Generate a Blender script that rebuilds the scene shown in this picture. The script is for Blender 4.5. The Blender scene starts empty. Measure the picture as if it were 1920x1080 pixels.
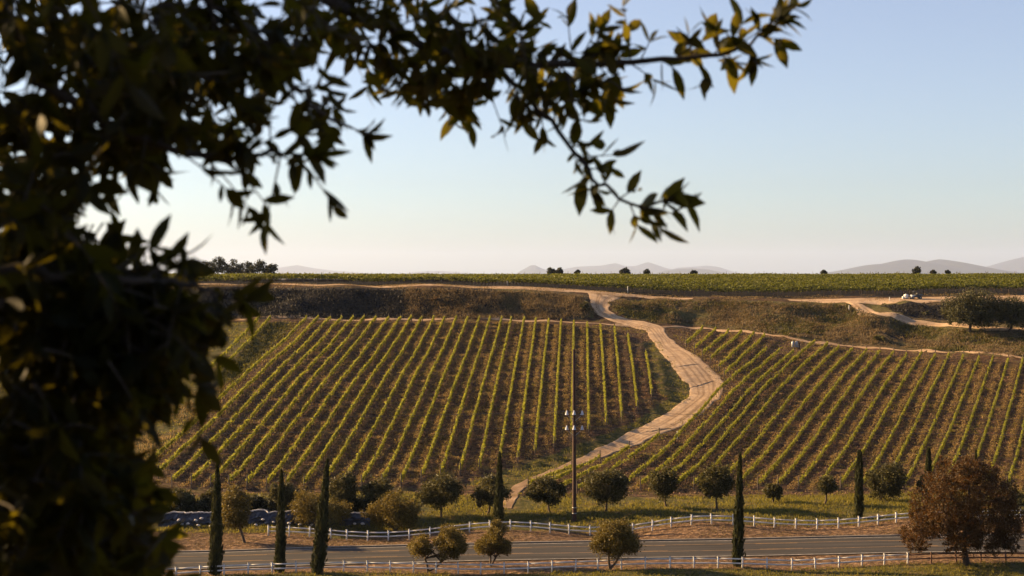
import bpy, math
import numpy as np
from mathutils import Vector
R = math.radians
SC = bpy.context.scene
COL = SC.collection
rng = np.random.default_rng(11)

# ------------------------------------------------------------------ camera, world, sun, exposure
CAMZ = 30.0
FPX = 2667.0
PITCH = math.atan(30.0 / FPX)
cam = bpy.data.cameras.new('camera')
cam.lens = 50.0; cam.sensor_width = 36.0
cam.clip_start = 0.05; cam.clip_end = 80000.0
cam.dof.use_dof = True; cam.dof.focus_distance = 200.0; cam.dof.aperture_fstop = 5.4
camo = bpy.data.objects.new('camera', cam); COL.objects.link(camo)
camo.location = (0, 0, CAMZ); camo.rotation_euler = (math.pi / 2 - PITCH, 0, 0)
SC.camera = camo

SUN_EL, SUN_AZ = R(20.5), R(-69.0)          # azimuth from +Y, clockwise positive: the sun stands to the left, a little beyond
SUNDIR = Vector((math.sin(SUN_AZ) * math.cos(SUN_EL), math.cos(SUN_AZ) * math.cos(SUN_EL), math.sin(SUN_EL)))
W = bpy.data.worlds.new('World'); SC.world = W; W.use_nodes = True
nt = W.node_tree; nt.nodes.clear()
sky = nt.nodes.new('ShaderNodeTexSky'); sky.sky_type = 'NISHITA'
sky.sun_disc = False; sky.sun_elevation = SUN_EL; sky.sun_rotation = SUN_AZ
sky.altitude = 300; sky.air_density = 1.0; sky.dust_density = 1.0; sky.ozone_density = 3.6
bg = nt.nodes.new('ShaderNodeBackground'); bg.inputs['Strength'].default_value = 0.05
wo = nt.nodes.new('ShaderNodeOutputWorld')
hs = nt.nodes.new('ShaderNodeHueSaturation'); hs.inputs['Saturation'].default_value = 0.74; hs.inputs['Hue'].default_value = 0.512
nt.links.new(sky.outputs[0], hs.inputs['Color']); nt.links.new(hs.outputs[0], bg.inputs[0]); nt.links.new(bg.outputs[0], wo.inputs[0])
sl = bpy.data.lights.new('sun', 'SUN'); sl.energy = 5.0; sl.angle = R(0.5); sl.color = (1.0, 0.67, 0.31)
so = bpy.data.objects.new('sun', sl); COL.objects.link(so)
so.rotation_euler = SUNDIR.to_track_quat('Z', 'Y').to_euler(); so.location = (-60, 0, 80)
SC.view_settings.view_transform = 'Standard'; SC.view_settings.look = 'None'
SC.view_settings.exposure = 1.85; SC.view_settings.gamma = 1.0; SC.view_settings.use_curve_mapping = False
SC.render.engine = 'CYCLES'
SC.cycles.use_denoising = True
SC.cycles.max_bounces = 5; SC.cycles.diffuse_bounces = 1; SC.cycles.glossy_bounces = 2
SC.cycles.transmission_bounces = 2; SC.cycles.volume_bounces = 2; SC.cycles.transparent_max_bounces = 4
SC.cycles.use_adaptive_sampling = True; SC.cycles.adaptive_threshold = 0.01
SC.cycles.sample_clamp_indirect = 6.0

# ------------------------------------------------------------------ helpers
def P(px, py, d):
    """world point that lies d metres ahead of the camera on the line of sight of photo pixel (px, py)"""
    u = (px - 960.0) / FPX; v = (540.0 - py) / FPX
    y = math.cos(PITCH) + v * math.sin(PITCH); z = -math.sin(PITCH) + v * math.cos(PITCH)
    return np.array([u / y * d, d, CAMZ + z / y * d])

def proj(x, y, z):
    """photo pixel of world points (arrays)"""
    zz = z - CAMZ
    f = y * math.cos(PITCH) - zz * math.sin(PITCH); v = y * math.sin(PITCH) + zz * math.cos(PITCH)
    f = np.maximum(f, 1e-3)
    return 960 + FPX * x / f, 540 - FPX * v / f

def inpoly(px, py, poly):
    px = np.asarray(px, float); py = np.asarray(py, float)
    r = np.zeros(px.shape, bool); n = len(poly)
    for i in range(n):
        x0, y0 = poly[i]; x1, y1 = poly[(i + 1) % n]
        if y0 == y1: continue
        c = ((y0 > py) != (y1 > py)) & (px < (x1 - x0) * (py - y0) / (y1 - y0) + x0)
        r ^= c
    return r

def sstep(a, b, x):
    t = np.clip((x - a) / (b - a), 0, 1); return t * t * (3 - 2 * t)

def vnoise(x, y, s, seed=0):
    """smooth value noise, -1..1"""
    x = np.asarray(x) / s; y = np.asarray(y) / s
    xi = np.floor(x).astype(np.int64); yi = np.floor(y).astype(np.int64)
    fx = x - xi; fy = y - yi; fx = fx * fx * (3 - 2 * fx); fy = fy * fy * (3 - 2 * fy)
    def h(a, b):
        n = (a * 374761393 + b * 668265263 + seed * 1274126177) & 0xffffffff
        n = ((n ^ (n >> 13)) * 1274126177) & 0xffffffff
        return ((n ^ (n >> 16)) & 0xffff) / 32767.5 - 1
    return (h(xi, yi) * (1 - fx) + h(xi + 1, yi) * fx) * (1 - fy) + (h(xi, yi + 1) * (1 - fx) + h(xi + 1, yi + 1) * fx) * fy

class MB:
    """collects quads, then links them as ONE mesh object"""
    def __init__(s): s.v = []; s.f = []; s.m = []; s.n = 0; s.c = []
    def add(s, v, f, mat=0, col=None):
        v = np.asarray(v, float).reshape(-1, 3); f = np.asarray(f, np.int64).reshape(-1, 4)
        s.v.append(v); s.f.append(f + s.n); s.m.append(np.full(len(f), mat)); s.n += len(v)
        s.c.append(np.full(len(v), 0.5) if col is None else np.asarray(col, float))
        return s
    def diamonds(s, c, u, v, mat=0, col=None):
        n = len(c); q = np.stack([c - u, c + v, c + u, c - v], 1).reshape(-1, 3)
        return s.add(q, np.arange(4 * n).reshape(-1, 4), mat, None if col is None else np.repeat(col, 4))
    def box(s, c, size, rz=0.0, mat=0, tilt=None):
        a = np.array([[-1,-1,-1],[1,-1,-1],[1,1,-1],[-1,1,-1],[-1,-1,1],[1,-1,1],[1,1,1],[-1,1,1]], float) * np.asarray(size) / 2
        if tilt is not None: a[:, 2] += a[:, 0] * tilt
        cs, sn = math.cos(rz), math.sin(rz)
        a = np.stack([a[:,0]*cs - a[:,1]*sn, a[:,0]*sn + a[:,1]*cs, a[:,2]], 1) + np.asarray(c)
        return s.add(a, [[0,3,2,1],[4,5,6,7],[0,1,5,4],[1,2,6,5],[2,3,7,6],[3,0,4,7]], mat)
    def tube(s, pts, rad, sides=8, mat=0, cap=True):
        pts = np.asarray(pts, float); n = len(pts); rad = np.broadcast_to(np.asarray(rad, float), (n,))
        t = np.gradient(pts, axis=0); t /= np.linalg.norm(t, axis=1)[:, None] + 1e-9
        ref = np.array([0, 0, 1.0]) if abs(t[:, 2]).mean() < 0.8 else np.array([1.0, 0, 0])
        a = np.cross(t, ref); a /= np.linalg.norm(a, axis=1)[:, None] + 1e-9
        b = np.cross(t, a); th = np.arange(sides) * 2 * math.pi / sides
        ring = pts[:, None] + rad[:, None, None] * (np.cos(th)[None, :, None] * a[:, None] + np.sin(th)[None, :, None] * b[:, None])
        v = ring.reshape(-1, 3); i = np.arange(n - 1)[:, None] * sides; j = np.arange(sides)[None]; k = (j + 1) % sides
        f = np.stack([i + j, i + k, i + sides + k, i + sides + j], -1).reshape(-1, 4)
        s.add(v, f, mat)
        if cap:
            for e in (0, n - 1):
                o = e * sides; r = ring[e]
                s.add(np.vstack([r, pts[e][None]]), [[q, (q + 1) % sides, sides, sides] for q in range(sides)] if 0 else [[q, (q+1) % sides, (q+2) % sides, sides] for q in range(0, sides, 2)], mat)
        return s
    def lathe(s, c, prof, sides=12, mat=0):
        """prof: list of (radius, z)"""
        th = np.arange(sides) * 2 * math.pi / sides
        v = np.array([[r * math.cos(a), r * math.sin(a), z] for r, z in prof for a in th]) + np.asarray(c)
        n = len(prof); i = np.arange(n - 1)[:, None] * sides; j = np.arange(sides)[None]; k = (j + 1) % sides
        return s.add(v, np.stack([i + j, i + k, i + sides + k, i + sides + j], -1).reshape(-1, 4), mat)
    def build(s, name, mats, parent=None, origin=(0, 0, 0), smooth=False):
        v = np.concatenate(s.v) - np.asarray(origin); f = np.concatenate(s.f)
        me = bpy.data.meshes.new(name)
        me.vertices.add(len(v)); me.vertices.foreach_set('co', v.astype(np.float32).ravel())
        me.loops.add(4 * len(f)); me.loops.foreach_set('vertex_index', f.astype(np.int32).ravel())
        me.polygons.add(len(f)); me.polygons.foreach_set('loop_start', np.arange(0, 4 * len(f), 4, dtype=np.int32))
        me.polygons.foreach_set('loop_total', np.full(len(f), 4, np.int32))
        me.polygons.foreach_set('material_index', np.concatenate(s.m).astype(np.int32))
        if smooth: me.polygons.foreach_set('use_smooth', np.ones(len(f), bool))
        at = me.attributes.new('tone', 'FLOAT', 'POINT'); at.data.foreach_set('value', np.concatenate(s.c).astype(np.float32))
        me.update(calc_edges=True); me.validate()
        for m in (mats if isinstance(mats, (list, tuple)) else [mats]): me.materials.append(m)
        o = bpy.data.objects.new(name, me); COL.objects.link(o)
        if parent: o.parent = parent
        else: o.location = origin
        return o

def tag(o, label, cat, group=None):
    o['label'] = label; o['category'] = cat
    if group: o['group'] = group
    return o

def thing(name, label, cat, loc, group=None, rz=0.0):
    o = bpy.data.objects.new(name, None); COL.objects.link(o); o.location = loc; o.rotation_euler = (0, 0, rz)
    return tag(o, label, cat, group)

def kind(o, k): o['kind'] = k; return o

def instance(src, name, parent, loc, rz=0.0, scale=(1, 1, 1)):
    o = src.copy(); o.name = name; COL.objects.link(o); o.parent = parent
    o.location = loc; o.rotation_euler = (0, 0, rz); o.scale = scale
    return o

# ------------------------------------------------------------------ materials
def mat(name, build):
    m = bpy.data.materials.new(name); m.use_nodes = True; n = m.node_tree; n.nodes.clear()
    out = n.nodes.new('ShaderNodeOutputMaterial'); build(n, out); return m
def N(n, t, **kw):
    x = n.nodes.new(t)
    for k, v in kw.items():
        if k in x.inputs: x.inputs[k].default_value = v
        else: setattr(x, k, v)
    return x
def noise(n, scale, detail=4, rough=0.6, coord=None, vec=None):
    x = N(n, 'ShaderNodeTexNoise'); x.inputs['Scale'].default_value = scale; x.inputs['Detail'].default_value = detail; x.inputs['Roughness'].default_value = rough
    if vec is not None: n.links.new(vec, x.inputs['Vector'])
    return x.outputs['Fac']
def ramp(n, fac, stops):
    r = N(n, 'ShaderNodeValToRGB'); e = r.color_ramp.elements
    while len(e) < len(stops): e.new(0.5)
    for i, (p, c) in enumerate(stops): e[i].position = p; e[i].color = tuple(c) + (1,)
    n.links.new(fac, r.inputs[0]); return r.outputs[0]
def mix(n, fac, a, b, mode='MIX'):
    x = N(n, 'ShaderNodeMix', data_type='RGBA', blend_type=mode)
    for s, v in ((0, fac), (6, a), (7, b)):
        if isinstance(v, (int, float)): x.inputs[s].default_value = v
        elif isinstance(v, tuple): x.inputs[s].default_value = v + (1,)
        else: n.links.new(v, x.inputs[s])
    return x.outputs[2]
def math_(n, op, a, b=None):
    x = N(n, 'ShaderNodeMath', operation=op)
    for i, v in enumerate((a, b)):
        if v is None: continue
        if isinstance(v, (int, float)): x.inputs[i].default_value = v
        else: n.links.new(v, x.inputs[i])
    return x.outputs[0]
def geo_pos(n): return N(n, 'ShaderNodeNewGeometry').outputs['Position']
def attr(n, name): return N(n, 'ShaderNodeAttribute', attribute_name=name).outputs['Fac']

def leafy(name, dark, light, trans, tr=0.45, rough=0.6, nscale=0.6, spec=0.2):
    """foliage: colour varies leaf by leaf (tone attribute) and clump by clump, light passes through"""
    def b(n, out):
        f = math_(n, 'ADD', math_(n, 'MULTIPLY', attr(n, 'tone'), 0.6), math_(n, 'MULTIPLY', noise(n, nscale, 2, vec=geo_pos(n)), 0.4))
        c = ramp(n, f, [(0.25, dark), (0.75, light)])
        p = N(n, 'ShaderNodeBsdfPrincipled', Roughness=rough); p.inputs['Specular IOR Level'].default_value = spec
        n.links.new(c, p.inputs['Base Color'])
        t = N(n, 'ShaderNodeBsdfTranslucent'); n.links.new(mix(n, 0.5, c, trans), t.inputs['Color'])
        m = N(n, 'ShaderNodeMixShader'); m.inputs[0].default_value = tr
        n.links.new(p.outputs[0], m.inputs[1]); n.links.new(t.outputs[0], m.inputs[2]); n.links.new(m.outputs[0], out.inputs[0])
    return mat(name, b)
def solid(name, a, b_, scale=3.0, rough=0.8, bump=0.0, metal=0.0, stretch=None):
    def b(n, out):
        co = N(n, 'ShaderNodeTexCoord').outputs['Object']
        if stretch:
            mp = N(n, 'ShaderNodeMapping'); mp.inputs['Scale'].default_value = stretch; n.links.new(co, mp.inputs[0]); co = mp.outputs[0]
        f = noise(n, scale, 5, 0.65, vec=co)
        p = N(n, 'ShaderNodeBsdfPrincipled', Roughness=rough, Metallic=metal)
        n.links.new(ramp(n, f, [(0.3, a), (0.7, b_)]), p.inputs['Base Color'])
        if bump:
            bp = N(n, 'ShaderNodeBump'); bp.inputs['Strength'].default_value = bump; bp.inputs['Distance'].default_value = 0.05
            n.links.new(f, bp.inputs['Height']); n.links.new(bp.outputs[0], p.inputs['Normal'])
        n.links.new(p.outputs[0], out.inputs[0])
    return mat(name, b)

def ground_mat():
    def b(n, out):
        pos = geo_pos(n)
        n1 = noise(n, 0.35, 6, 0.65, vec=pos); n2 = noise(n, 1.7, 5, 0.7, vec=pos); n3 = noise(n, 0.06, 4, 0.6, vec=pos)
        mp = N(n, 'ShaderNodeMapping'); mp.inputs['Scale'].default_value = (.45, 2.4, 1); n.links.new(pos, mp.inputs[0]); n4 = noise(n, 1.0, 4, 0.65, vec=mp.outputs[0])
        nf = math_(n, 'ADD', math_(n, 'MULTIPLY', n2, 0.45), math_(n, 'MULTIPLY', n4, 0.55))
        # furrows of the tilled rows
        soil = ramp(n, nf, [(0.36, (0.013, 0.008, 0.005)), (0.52, (0.058, 0.032, 0.018)), (0.68, (0.25, 0.145, 0.08))])
        soil = mix(n, ramp(n, n1, [(0.5, (0, 0, 0)), (0.68, (0.8, 0.8, 0.8))]), soil, (0.10, 0.078, 0.026))
        grass = ramp(n, n2, [(0.3, (0.022, 0.024, 0.006)), (0.5, (0.060, 0.056, 0.014)), (0.72, (0.15, 0.105, 0.042))])
        grass = mix(n, ramp(n, n1, [(0.52, (0, 0, 0)), (0.7, (0.7, 0.7, 0.7))]), grass, (0.20, 0.125, 0.06))
        dry = ramp(n, n2, [(0.32, (0.035, 0.021, 0.013)), (0.5, (0.105, 0.062, 0.036)), (0.68, (0.30, 0.19, 0.11))])
        scrub = ramp(n, n2, [(0.3, (0.026, 0.019, 0.010)), (0.5, (0.07, 0.050, 0.026)), (0.7, (0.15, 0.105, 0.055))])
        scrub = mix(n, ramp(n, n3, [(0.45, (0, 0, 0)), (0.62, (0.7, 0.7, 0.7))]), scrub, (0.085, 0.08, 0.024))
        shade_dark = ramp(n, n2, [(0.3, (0.008, 0.007, 0.007)), (0.55, (0.020, 0.017, 0.015)), (0.75, (0.045, 0.035, 0.027))])  # near-black ground colour that stands in for shade
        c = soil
        for a, k in (('w_grass', grass), ('w_dry', dry), ('w_scrub', scrub), ('w_shade_dark', shade_dark)):
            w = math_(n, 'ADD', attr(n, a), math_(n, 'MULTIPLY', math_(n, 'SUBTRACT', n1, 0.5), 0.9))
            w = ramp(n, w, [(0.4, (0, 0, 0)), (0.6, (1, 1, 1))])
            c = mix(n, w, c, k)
        p = N(n, 'ShaderNodeBsdfPrincipled', Roughness=0.95); p.inputs['Specular IOR Level'].default_value = 0.1
        n.links.new(c, p.inputs['Base Color'])
        bp = N(n, 'ShaderNodeBump'); bp.inputs['Strength'].default_value = 1.0; bp.inputs['Distance'].default_value = 0.55
        n.links.new(math_(n, 'ADD', nf, math_(n, 'MULTIPLY', n1, 0.8)), bp.inputs['Height']); n.links.new(bp.outputs[0], p.inputs['Normal'])
        n.links.new(p.outputs[0], out.inputs[0])
    return mat('ground', b)
M_GROUND = ground_mat()
def dirt_mat():
    def b(n, out):
        pos = geo_pos(n); n1 = noise(n, 0.5, 6, 0.7, vec=pos); n2 = noise(n, 3.0, 4, 0.7, vec=pos)
        tone = attr(n, 'tone')       # wheel ruts carry a tone of their own
        c = ramp(n, math_(n, 'ADD', math_(n, 'MULTIPLY', n1, 0.6), math_(n, 'MULTIPLY', n2, 0.4)), [(0.32, (0.24, 0.155, 0.09)), (0.5, (0.42, 0.29, 0.18)), (0.68, (0.56, 0.41, 0.27))])
        c = mix(n, math_(n, 'MULTIPLY', tone, 0.9), c, (0.13, 0.08, 0.045))
        p = N(n, 'ShaderNodeBsdfPrincipled', Roughness=0.95); p.inputs['Specular IOR Level'].default_value = 0.1
        n.links.new(c, p.inputs['Base Color'])
        bp = N(n, 'ShaderNodeBump'); bp.inputs['Strength'].default_value = 0.7; bp.inputs['Distance'].default_value = 0.2
        n.links.new(n1, bp.inputs['Height']); n.links.new(bp.outputs[0], p.inputs['Normal'])
        n.links.new(p.outputs[0], out.inputs[0])
    return mat('sandy_dirt', b)
M_DIRT = dirt_mat()
def asphalt_mat():
    def b(n, out):
        pos = geo_pos(n)
        mp = N(n, 'ShaderNodeMapping'); mp.inputs['Scale'].default_value = (0.06, 1.1, 1); n.links.new(pos, mp.inputs[0])
        n1 = noise(n, 1.0, 5, 0.6, vec=mp.outputs[0]); n2 = noise(n, 8.0, 3, 0.7, vec=pos)
        c = ramp(n, math_(n, 'ADD', math_(n, 'MULTIPLY', n1, 0.7), math_(n, 'MULTIPLY', n2, 0.3)), [(0.32, (0.017, 0.016, 0.016)), (0.68, (0.062, 0.056, 0.054))])
        p = N(n, 'ShaderNodeBsdfPrincipled', Roughness=0.95); p.inputs['Specular IOR Level'].default_value = 0.12; n.links.new(c, p.inputs['Base Color'])
        n.links.new(p.outputs[0], out.inputs[0])
    return mat('asphalt', b)
M_ASPHALT = asphalt_mat()
M_YELLOW = solid('worn_yellow_paint', (0.07, 0.05, 0.03), (0.30, 0.165, 0.05), 1.2)
M_WHITEPAINT = solid('worn_white_paint', (0.14, 0.125, 0.115), (0.45, 0.41, 0.38), 1.5)
M_KERB = solid('old_concrete', (0.10, 0.085, 0.07), (0.2, 0.17, 0.14), 1.5)
M_FENCE = solid('white_fence', (0.48, 0.46, 0.44), (0.78, 0.77, 0.76), 0.9, 0.5)
M_BROWNFENCE = solid('brown_fence', (0.09, 0.045, 0.028), (0.16, 0.08, 0.05), 4.0, 0.8)
M_POLE = solid('treated_pole', (0.018, 0.007, 0.004), (0.062, 0.024, 0.012), 3.0, 0.85, 0.4, stretch=(3, 3, 0.4))
M_BARK = solid('bark', (0.045, 0.030, 0.02), (0.11, 0.075, 0.05), 5.0, 0.95, 0.6)
M_DARKBARK = solid('dark_bark', (0.02, 0.014, 0.01), (0.055, 0.038, 0.026), 6.0, 0.95, 0.5)
M_POST = solid('vineyard_post', (0.05, 0.035, 0.026), (0.11, 0.08, 0.06), 4.0, 0.9)
M_STEM = solid('vine_stem', (0.035, 0.022, 0.015), (0.08, 0.052, 0.035), 6.0, 0.95)
M_WIRE = solid('wire', (0.03, 0.03, 0.03), (0.05, 0.05, 0.05), 1.0, 0.5)
M_CERAMIC = solid('grey_white_ceramic', (0.36, 0.38, 0.44), (0.52, 0.54, 0.60), 2.0, 0.5)
M_WHITE = solid('white_plastic', (0.50, 0.49, 0.47), (0.62, 0.61, 0.58), 2.0, 0.5)
M_TARP = solid('black_plastic_sheet', (0.006, 0.007, 0.012), (0.022, 0.023, 0.035), 0.9, 0.3, 0.3)
M_BAG = solid('white_sandbag', (0.38, 0.35, 0.33), (0.6, 0.56, 0.52), 5.0, 0.85, 0.3)
M_STEEL = solid('galvanised_steel', (0.20, 0.21, 0.22), (0.34, 0.34, 0.34), 3.0, 0.5, 0, 0.3)
M_BLACK = solid('black_rubber', (0.012, 0.012, 0.012), (0.03, 0.03, 0.03), 3.0, 0.7)
M_DARKBODY = solid('dark_paint', (0.03, 0.035, 0.045), (0.05, 0.055, 0.065), 2.0, 0.35)
M_REDPIPE = solid('red_stake', (0.4, 0.05, 0.03), (0.5, 0.09, 0.05), 2.0, 0.6)
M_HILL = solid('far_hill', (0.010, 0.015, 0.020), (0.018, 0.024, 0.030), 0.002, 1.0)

M_VINE = leafy('vine_leaves', (0.048, 0.060, 0.011), (0.21, 0.205, 0.034), (0.50, 0.47, 0.035), 0.48)
M_VINEUP = leafy('mature_vine_leaves', (0.012, 0.018, 0.004), (0.125, 0.130, 0.016), (0.22, 0.21, 0.015), 0.36)
M_OLIVE = leafy('olive_leaves', (0.010, 0.012, 0.005), (0.100, 0.090, 0.030), (0.16, 0.13, 0.03), 0.27)
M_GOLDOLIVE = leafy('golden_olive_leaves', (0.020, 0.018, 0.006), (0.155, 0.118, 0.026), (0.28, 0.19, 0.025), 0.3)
M_CYPRESS = leafy('cypress_sprays', (0.008, 0.011, 0.004), (0.045, 0.048, 0.014), (0.08, 0.07, 0.015), 0.2)
M_SHADESHRUB = leafy('shade_shrub_leaves', (0.008, 0.010, 0.005), (0.036, 0.036, 0.014), (0.05, 0.045, 0.015), 0.15)
M_RUST = leafy('rust_leaves', (0.010, 0.011, 0.005), (0.088, 0.046, 0.014), (0.22, 0.090, 0.012), 0.28)
M_OAK = leafy('oak_leaves', (0.032, 0.034, 0.013), (0.085, 0.078, 0.030), (0.11, 0.09, 0.03), 0.22)
M_FARTREE = leafy('far_tree_leaves', (0.012, 0.014, 0.007), (0.040, 0.042, 0.018), (0.05, 0.05, 0.02), 0.2)
M_GRASS = leafy('grass_blades', (0.035, 0.038, 0.008), (0.175, 0.150, 0.030), (0.34, 0.28, 0.03), 0.46)
M_WEED = leafy('dry_weeds', (0.06, 0.044, 0.018), (0.26, 0.175, 0.075), (0.28, 0.18, 0.06), 0.3)
M_CLOD = solid('clod_soil', (0.06, 0.034, 0.02), (0.26, 0.155, 0.09), 1.3, 0.95)
M_COVER = leafy('lit_strip_grass', (0.10, 0.075, 0.028), (0.36, 0.235, 0.10), (0.36, 0.24, 0.07), 0.35)
M_BRUSH = leafy('dry_brush', (0.035, 0.027, 0.014), (0.22, 0.155, 0.08), (0.28, 0.18, 0.07), 0.3)
M_GREENBRUSH = leafy('green_brush', (0.024, 0.027, 0.007), (0.11, 0.10, 0.024), (0.16, 0.13, 0.025), 0.3)
M_DARKBRUSH = leafy('shade_dark_brush', (0.007, 0.006, 0.006), (0.024, 0.019, 0.016), (0.02, 0.016, 0.01), 0.1)  # brush coloured dark to stand for the shade on the banks
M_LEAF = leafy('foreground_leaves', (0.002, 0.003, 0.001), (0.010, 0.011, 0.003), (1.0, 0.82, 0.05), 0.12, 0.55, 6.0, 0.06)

# ------------------------------------------------------------------ terrain: control points -> smooth height field on one sheet
CP = []
for x in (-90, -30, 0, 30, 90):
    for y, z in ((-40, 30.5), (-8, 28.9), (0, 28.3), (12, 26.0), (28, 21.5), (60, 12.0), (100, 3.6), (130, 0.5)): CP.append((x, y, z))
def cps(d, *pp):
    for px, py in pp: CP.append(tuple(P(px, py, d)))
cps(140.5, (-300, 1092), (350, 1090), (700, 1084), (900, 1087), (1150, 1079), (1400, 1077), (1700, 1068), (1900, 1066), (2400, 1062))
cps(143.5, (-300, 1082), (375, 1080), (510, 1075), (644, 1071), (775, 1073), (945, 1075), (1080, 1070), (1200, 1065), (1392, 1064), (1480, 1068), (1600, 1061), (1760, 1054), (1886, 1053), (2400, 1050))
ROADZ = lambda x: np.interp(x, [-400, -34, -19, 0, 24, 42, 400], [-4.5, -1.35, -0.85, -0.38, 0.02, 0.42, 3.5])
for x in (-120, -70, -35, -20, 0, 20, 42, 70, 120):
    for y in (148.5, 154, 160): CP.append((x, y, float(ROADZ(x))))
FARF = [(503, 1004), (542, 1006), (580, 1007), (620, 1010), (650, 1013), (689, 1014.6), (728, 1014.6), (767, 1012), (806, 1008), (842, 1003), (880, 998.5), (918, 996), (957, 994), (995, 996.5), (1031, 999), (1067, 1003), (1106, 1005), (1146, 1004), (1186, 1001), (1223, 995), (1258, 988.6), (1296, 984), (1334, 982.7), (1374, 984), (1414, 987), (1452, 991), (1492, 992), (1532, 993), (1572, 991), (1610, 990), (1646, 984), (1680, 979), (1718, 977), (1757, 976), (1796, 976), (1835, 975), (1874, 974), (1913, 974), (1952, 973)]
for px, py in FARF[::2]: CP.append(tuple(P(px, py, 166)))
cps(166, (-300, 1003), (300, 1003), (2400, 965))
cps(178, (-200, 958), (330, 962), (520, 962), (700, 962), (826, 966), (1031, 958), (1136, 954), (1249, 951), (1345, 953), (1449, 948), (1547, 947), (1649, 946), (1850, 942), (2200, 938))
cps(190, (-300, 915), (100, 915), (320, 917), (500, 921), (680, 919), (900, 922), (1100, 925), (1300, 927), (1500, 926), (1700, 922), (1900, 916), (2200, 912))
cps(218, (100, 818), (300, 818), (600, 819), (900, 819), (1080, 822))
cps(250, (-200, 722), (100, 722), (300, 723), (600, 723), (900, 723), (1100, 724))
cps(282, (100, 652), (420, 655), (700, 655), (900, 655), (1080, 656))
cps(311, (-200, 602), (100, 602), (420, 602), (650, 602), (800, 602), (960, 603), (1080, 607))
cps(300, (1180, 626)); cps(262, (1225, 690)); cps(244, (1330, 745)); cps(214, (1150, 845))
cps(235, (1320, 775), (1450, 779), (1600, 779), (1750, 778), (1900, 772), (2200, 765))
cps(262, (1450, 708), (1600, 710), (1750, 708), (1900, 700), (2200, 690))
cps(309, (1310, 626)); cps(300, (1430, 638)); cps(287, (1590, 664)); cps(280, (1700, 676)); cps(270, (1850, 684)); cps(262, (2050, 692))
cps(314.5, (-200, 598), (100, 598), (420, 598), (650, 598), (800, 597), (960, 598), (1080, 602)); cps(312, (1180, 611), (1250, 613))
# banks
cps(324, (-200, 542), (100, 542), (420, 542), (650, 543), (800, 544), (920, 547)); cps(326, (1020, 552), (1060, 556))
cps(316, (1320, 612)); cps(309, (1430, 620)); cps(298, (1590, 648)); cps(289, (1700, 658)); cps(278, (1850, 668)); cps(270, (2050, 676))
cps(322, (1320, 590)); cps(316, (1450, 598), (1590, 605)); cps(305, (1700, 625)); cps(292, (1850, 640)); cps(284, (2050, 648))
cps(300, (1818, 617), (1930, 619), (2050, 622)); cps(310, (1700, 601), (1640, 590)); cps(308, (1850, 604), (2000, 606))
cps(326, (1150, 563), (1320, 566), (1480, 568), (1590, 568)); cps(325, (1700, 567), (1850, 566), (2050, 565))
cps(330, (-200, 535), (100, 535), (420, 536), (700, 538), (900, 540), (1000, 543), (1120, 551), (1300, 561), (1480, 564), (1700, 561), (1900, 558), (2100, 556))
cps(338, (-200, 534), (100, 534), (420, 535), (700, 536), (900, 537), (1080, 543), (1200, 551), (1350, 556), (1600, 554), (1800, 551), (2100, 549))
for px in (-200, 100, 400, 700, 900, 1100, 1300, 1500, 1700, 1900, 2200):
    t = float(sstep(900, 1300, px))
    CP.append(tuple(P(px, 529 + 8 * t, 385))); CP.append((P(px, 525, 440)[0], 440, 27.2 + 0.2 * t)); CP.append((P(px, 523, 480)[0], 480, 27.4)); CP.append((P(px, 523, 560)[0], 560, 26.6)); CP.append((P(px, 520, 640)[0], 640, 24.5))
CP = np.array(CP)

def rbf_fit(c, soft=5.0):
    d = np.hypot(c[:, None, 0] - c[None, :, 0], c[:, None, 1] - c[None, :, 1])
    n = len(c); A = np.zeros((n + 3, n + 3)); A[:n, :n] = np.sqrt(d * d + soft * soft) + np.eye(n) * -0.12
    A[:n, n] = 1; A[:n, n + 1:] = c[:, :2] / 100; A[n:, :n] = A[:n, n:].T
    return np.linalg.solve(A, np.concatenate([c[:, 2], np.zeros(3)]))
RW = rbf_fit(CP)
def rbf(x, y):
    sh = x.shape; x = x.ravel(); y = y.ravel(); o = np.empty(len(x))
    for i in range(0, len(x), 20000):
        a, b = x[i:i+20000], y[i:i+20000]
        d = np.sqrt((a[:, None] - CP[None, :, 0]) ** 2 + (b[:, None] - CP[None, :, 1]) ** 2 + 25.0)
        o[i:i+20000] = d @ RW[:len(CP)] + RW[-3] + RW[-2] * a / 100 + RW[-1] * b / 100
    return o.reshape(sh)
def axis(lo, hi, step, flo, fhi):
    a = list(np.arange(lo, hi + step / 2, step)); g = step
    while a[-1] < fhi: g *= 1.22; a.append(min(a[-1] + g, fhi))
    g = step
    while a[0] > flo: g *= 1.22; a.insert(0, max(a[0] - g, flo))
    return np.array(a)
XS = axis(-190, 215, 1.3, -30000, 30000); YS = axis(-6, 350, 1.3, -400, 44000)
GX, GY = np.meshgrid(XS, YS)
H = rbf(np.clip(GX, -230, 260), np.clip(GY, -60, 640))
far = sstep(520, 1100, GY); H = H * (1 - far) - 18 * far
side = sstep(230, 900, np.abs(GX)) * (1 - far); H = H * (1 - side) + (2 - 20 * sstep(600, 1500, GY)) * side
inner = (1 - sstep(300, 600, np.abs(GX)))
H += (vnoise(GX, GY, 9.0, 1) * 0.16 + vnoise(GX, GY, 3.7, 2) * 0.09) * sstep(165, 172, GY) * inner
bank = sstep(309, 318, GY) * (1 - sstep(323, 329, GY)) * (GX < 45)
H += (vnoise(GX, GY, 5.0, 3) * 0.5 + vnoise(GX, GY, 2.6, 4) * 0.3) * bank
PXG, PYG = proj(GX, np.maximum(GY, 1.0), H)
scr = inpoly(PXG, PYG, [(1130, 558), (1300, 560), (1480, 566), (1700, 566), (2600, 560), (2600, 690), (1920, 672), (1700, 656), (1500, 636), (1320, 612), (1240, 606), (1160, 592)]) & (GY > 200)
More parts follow.
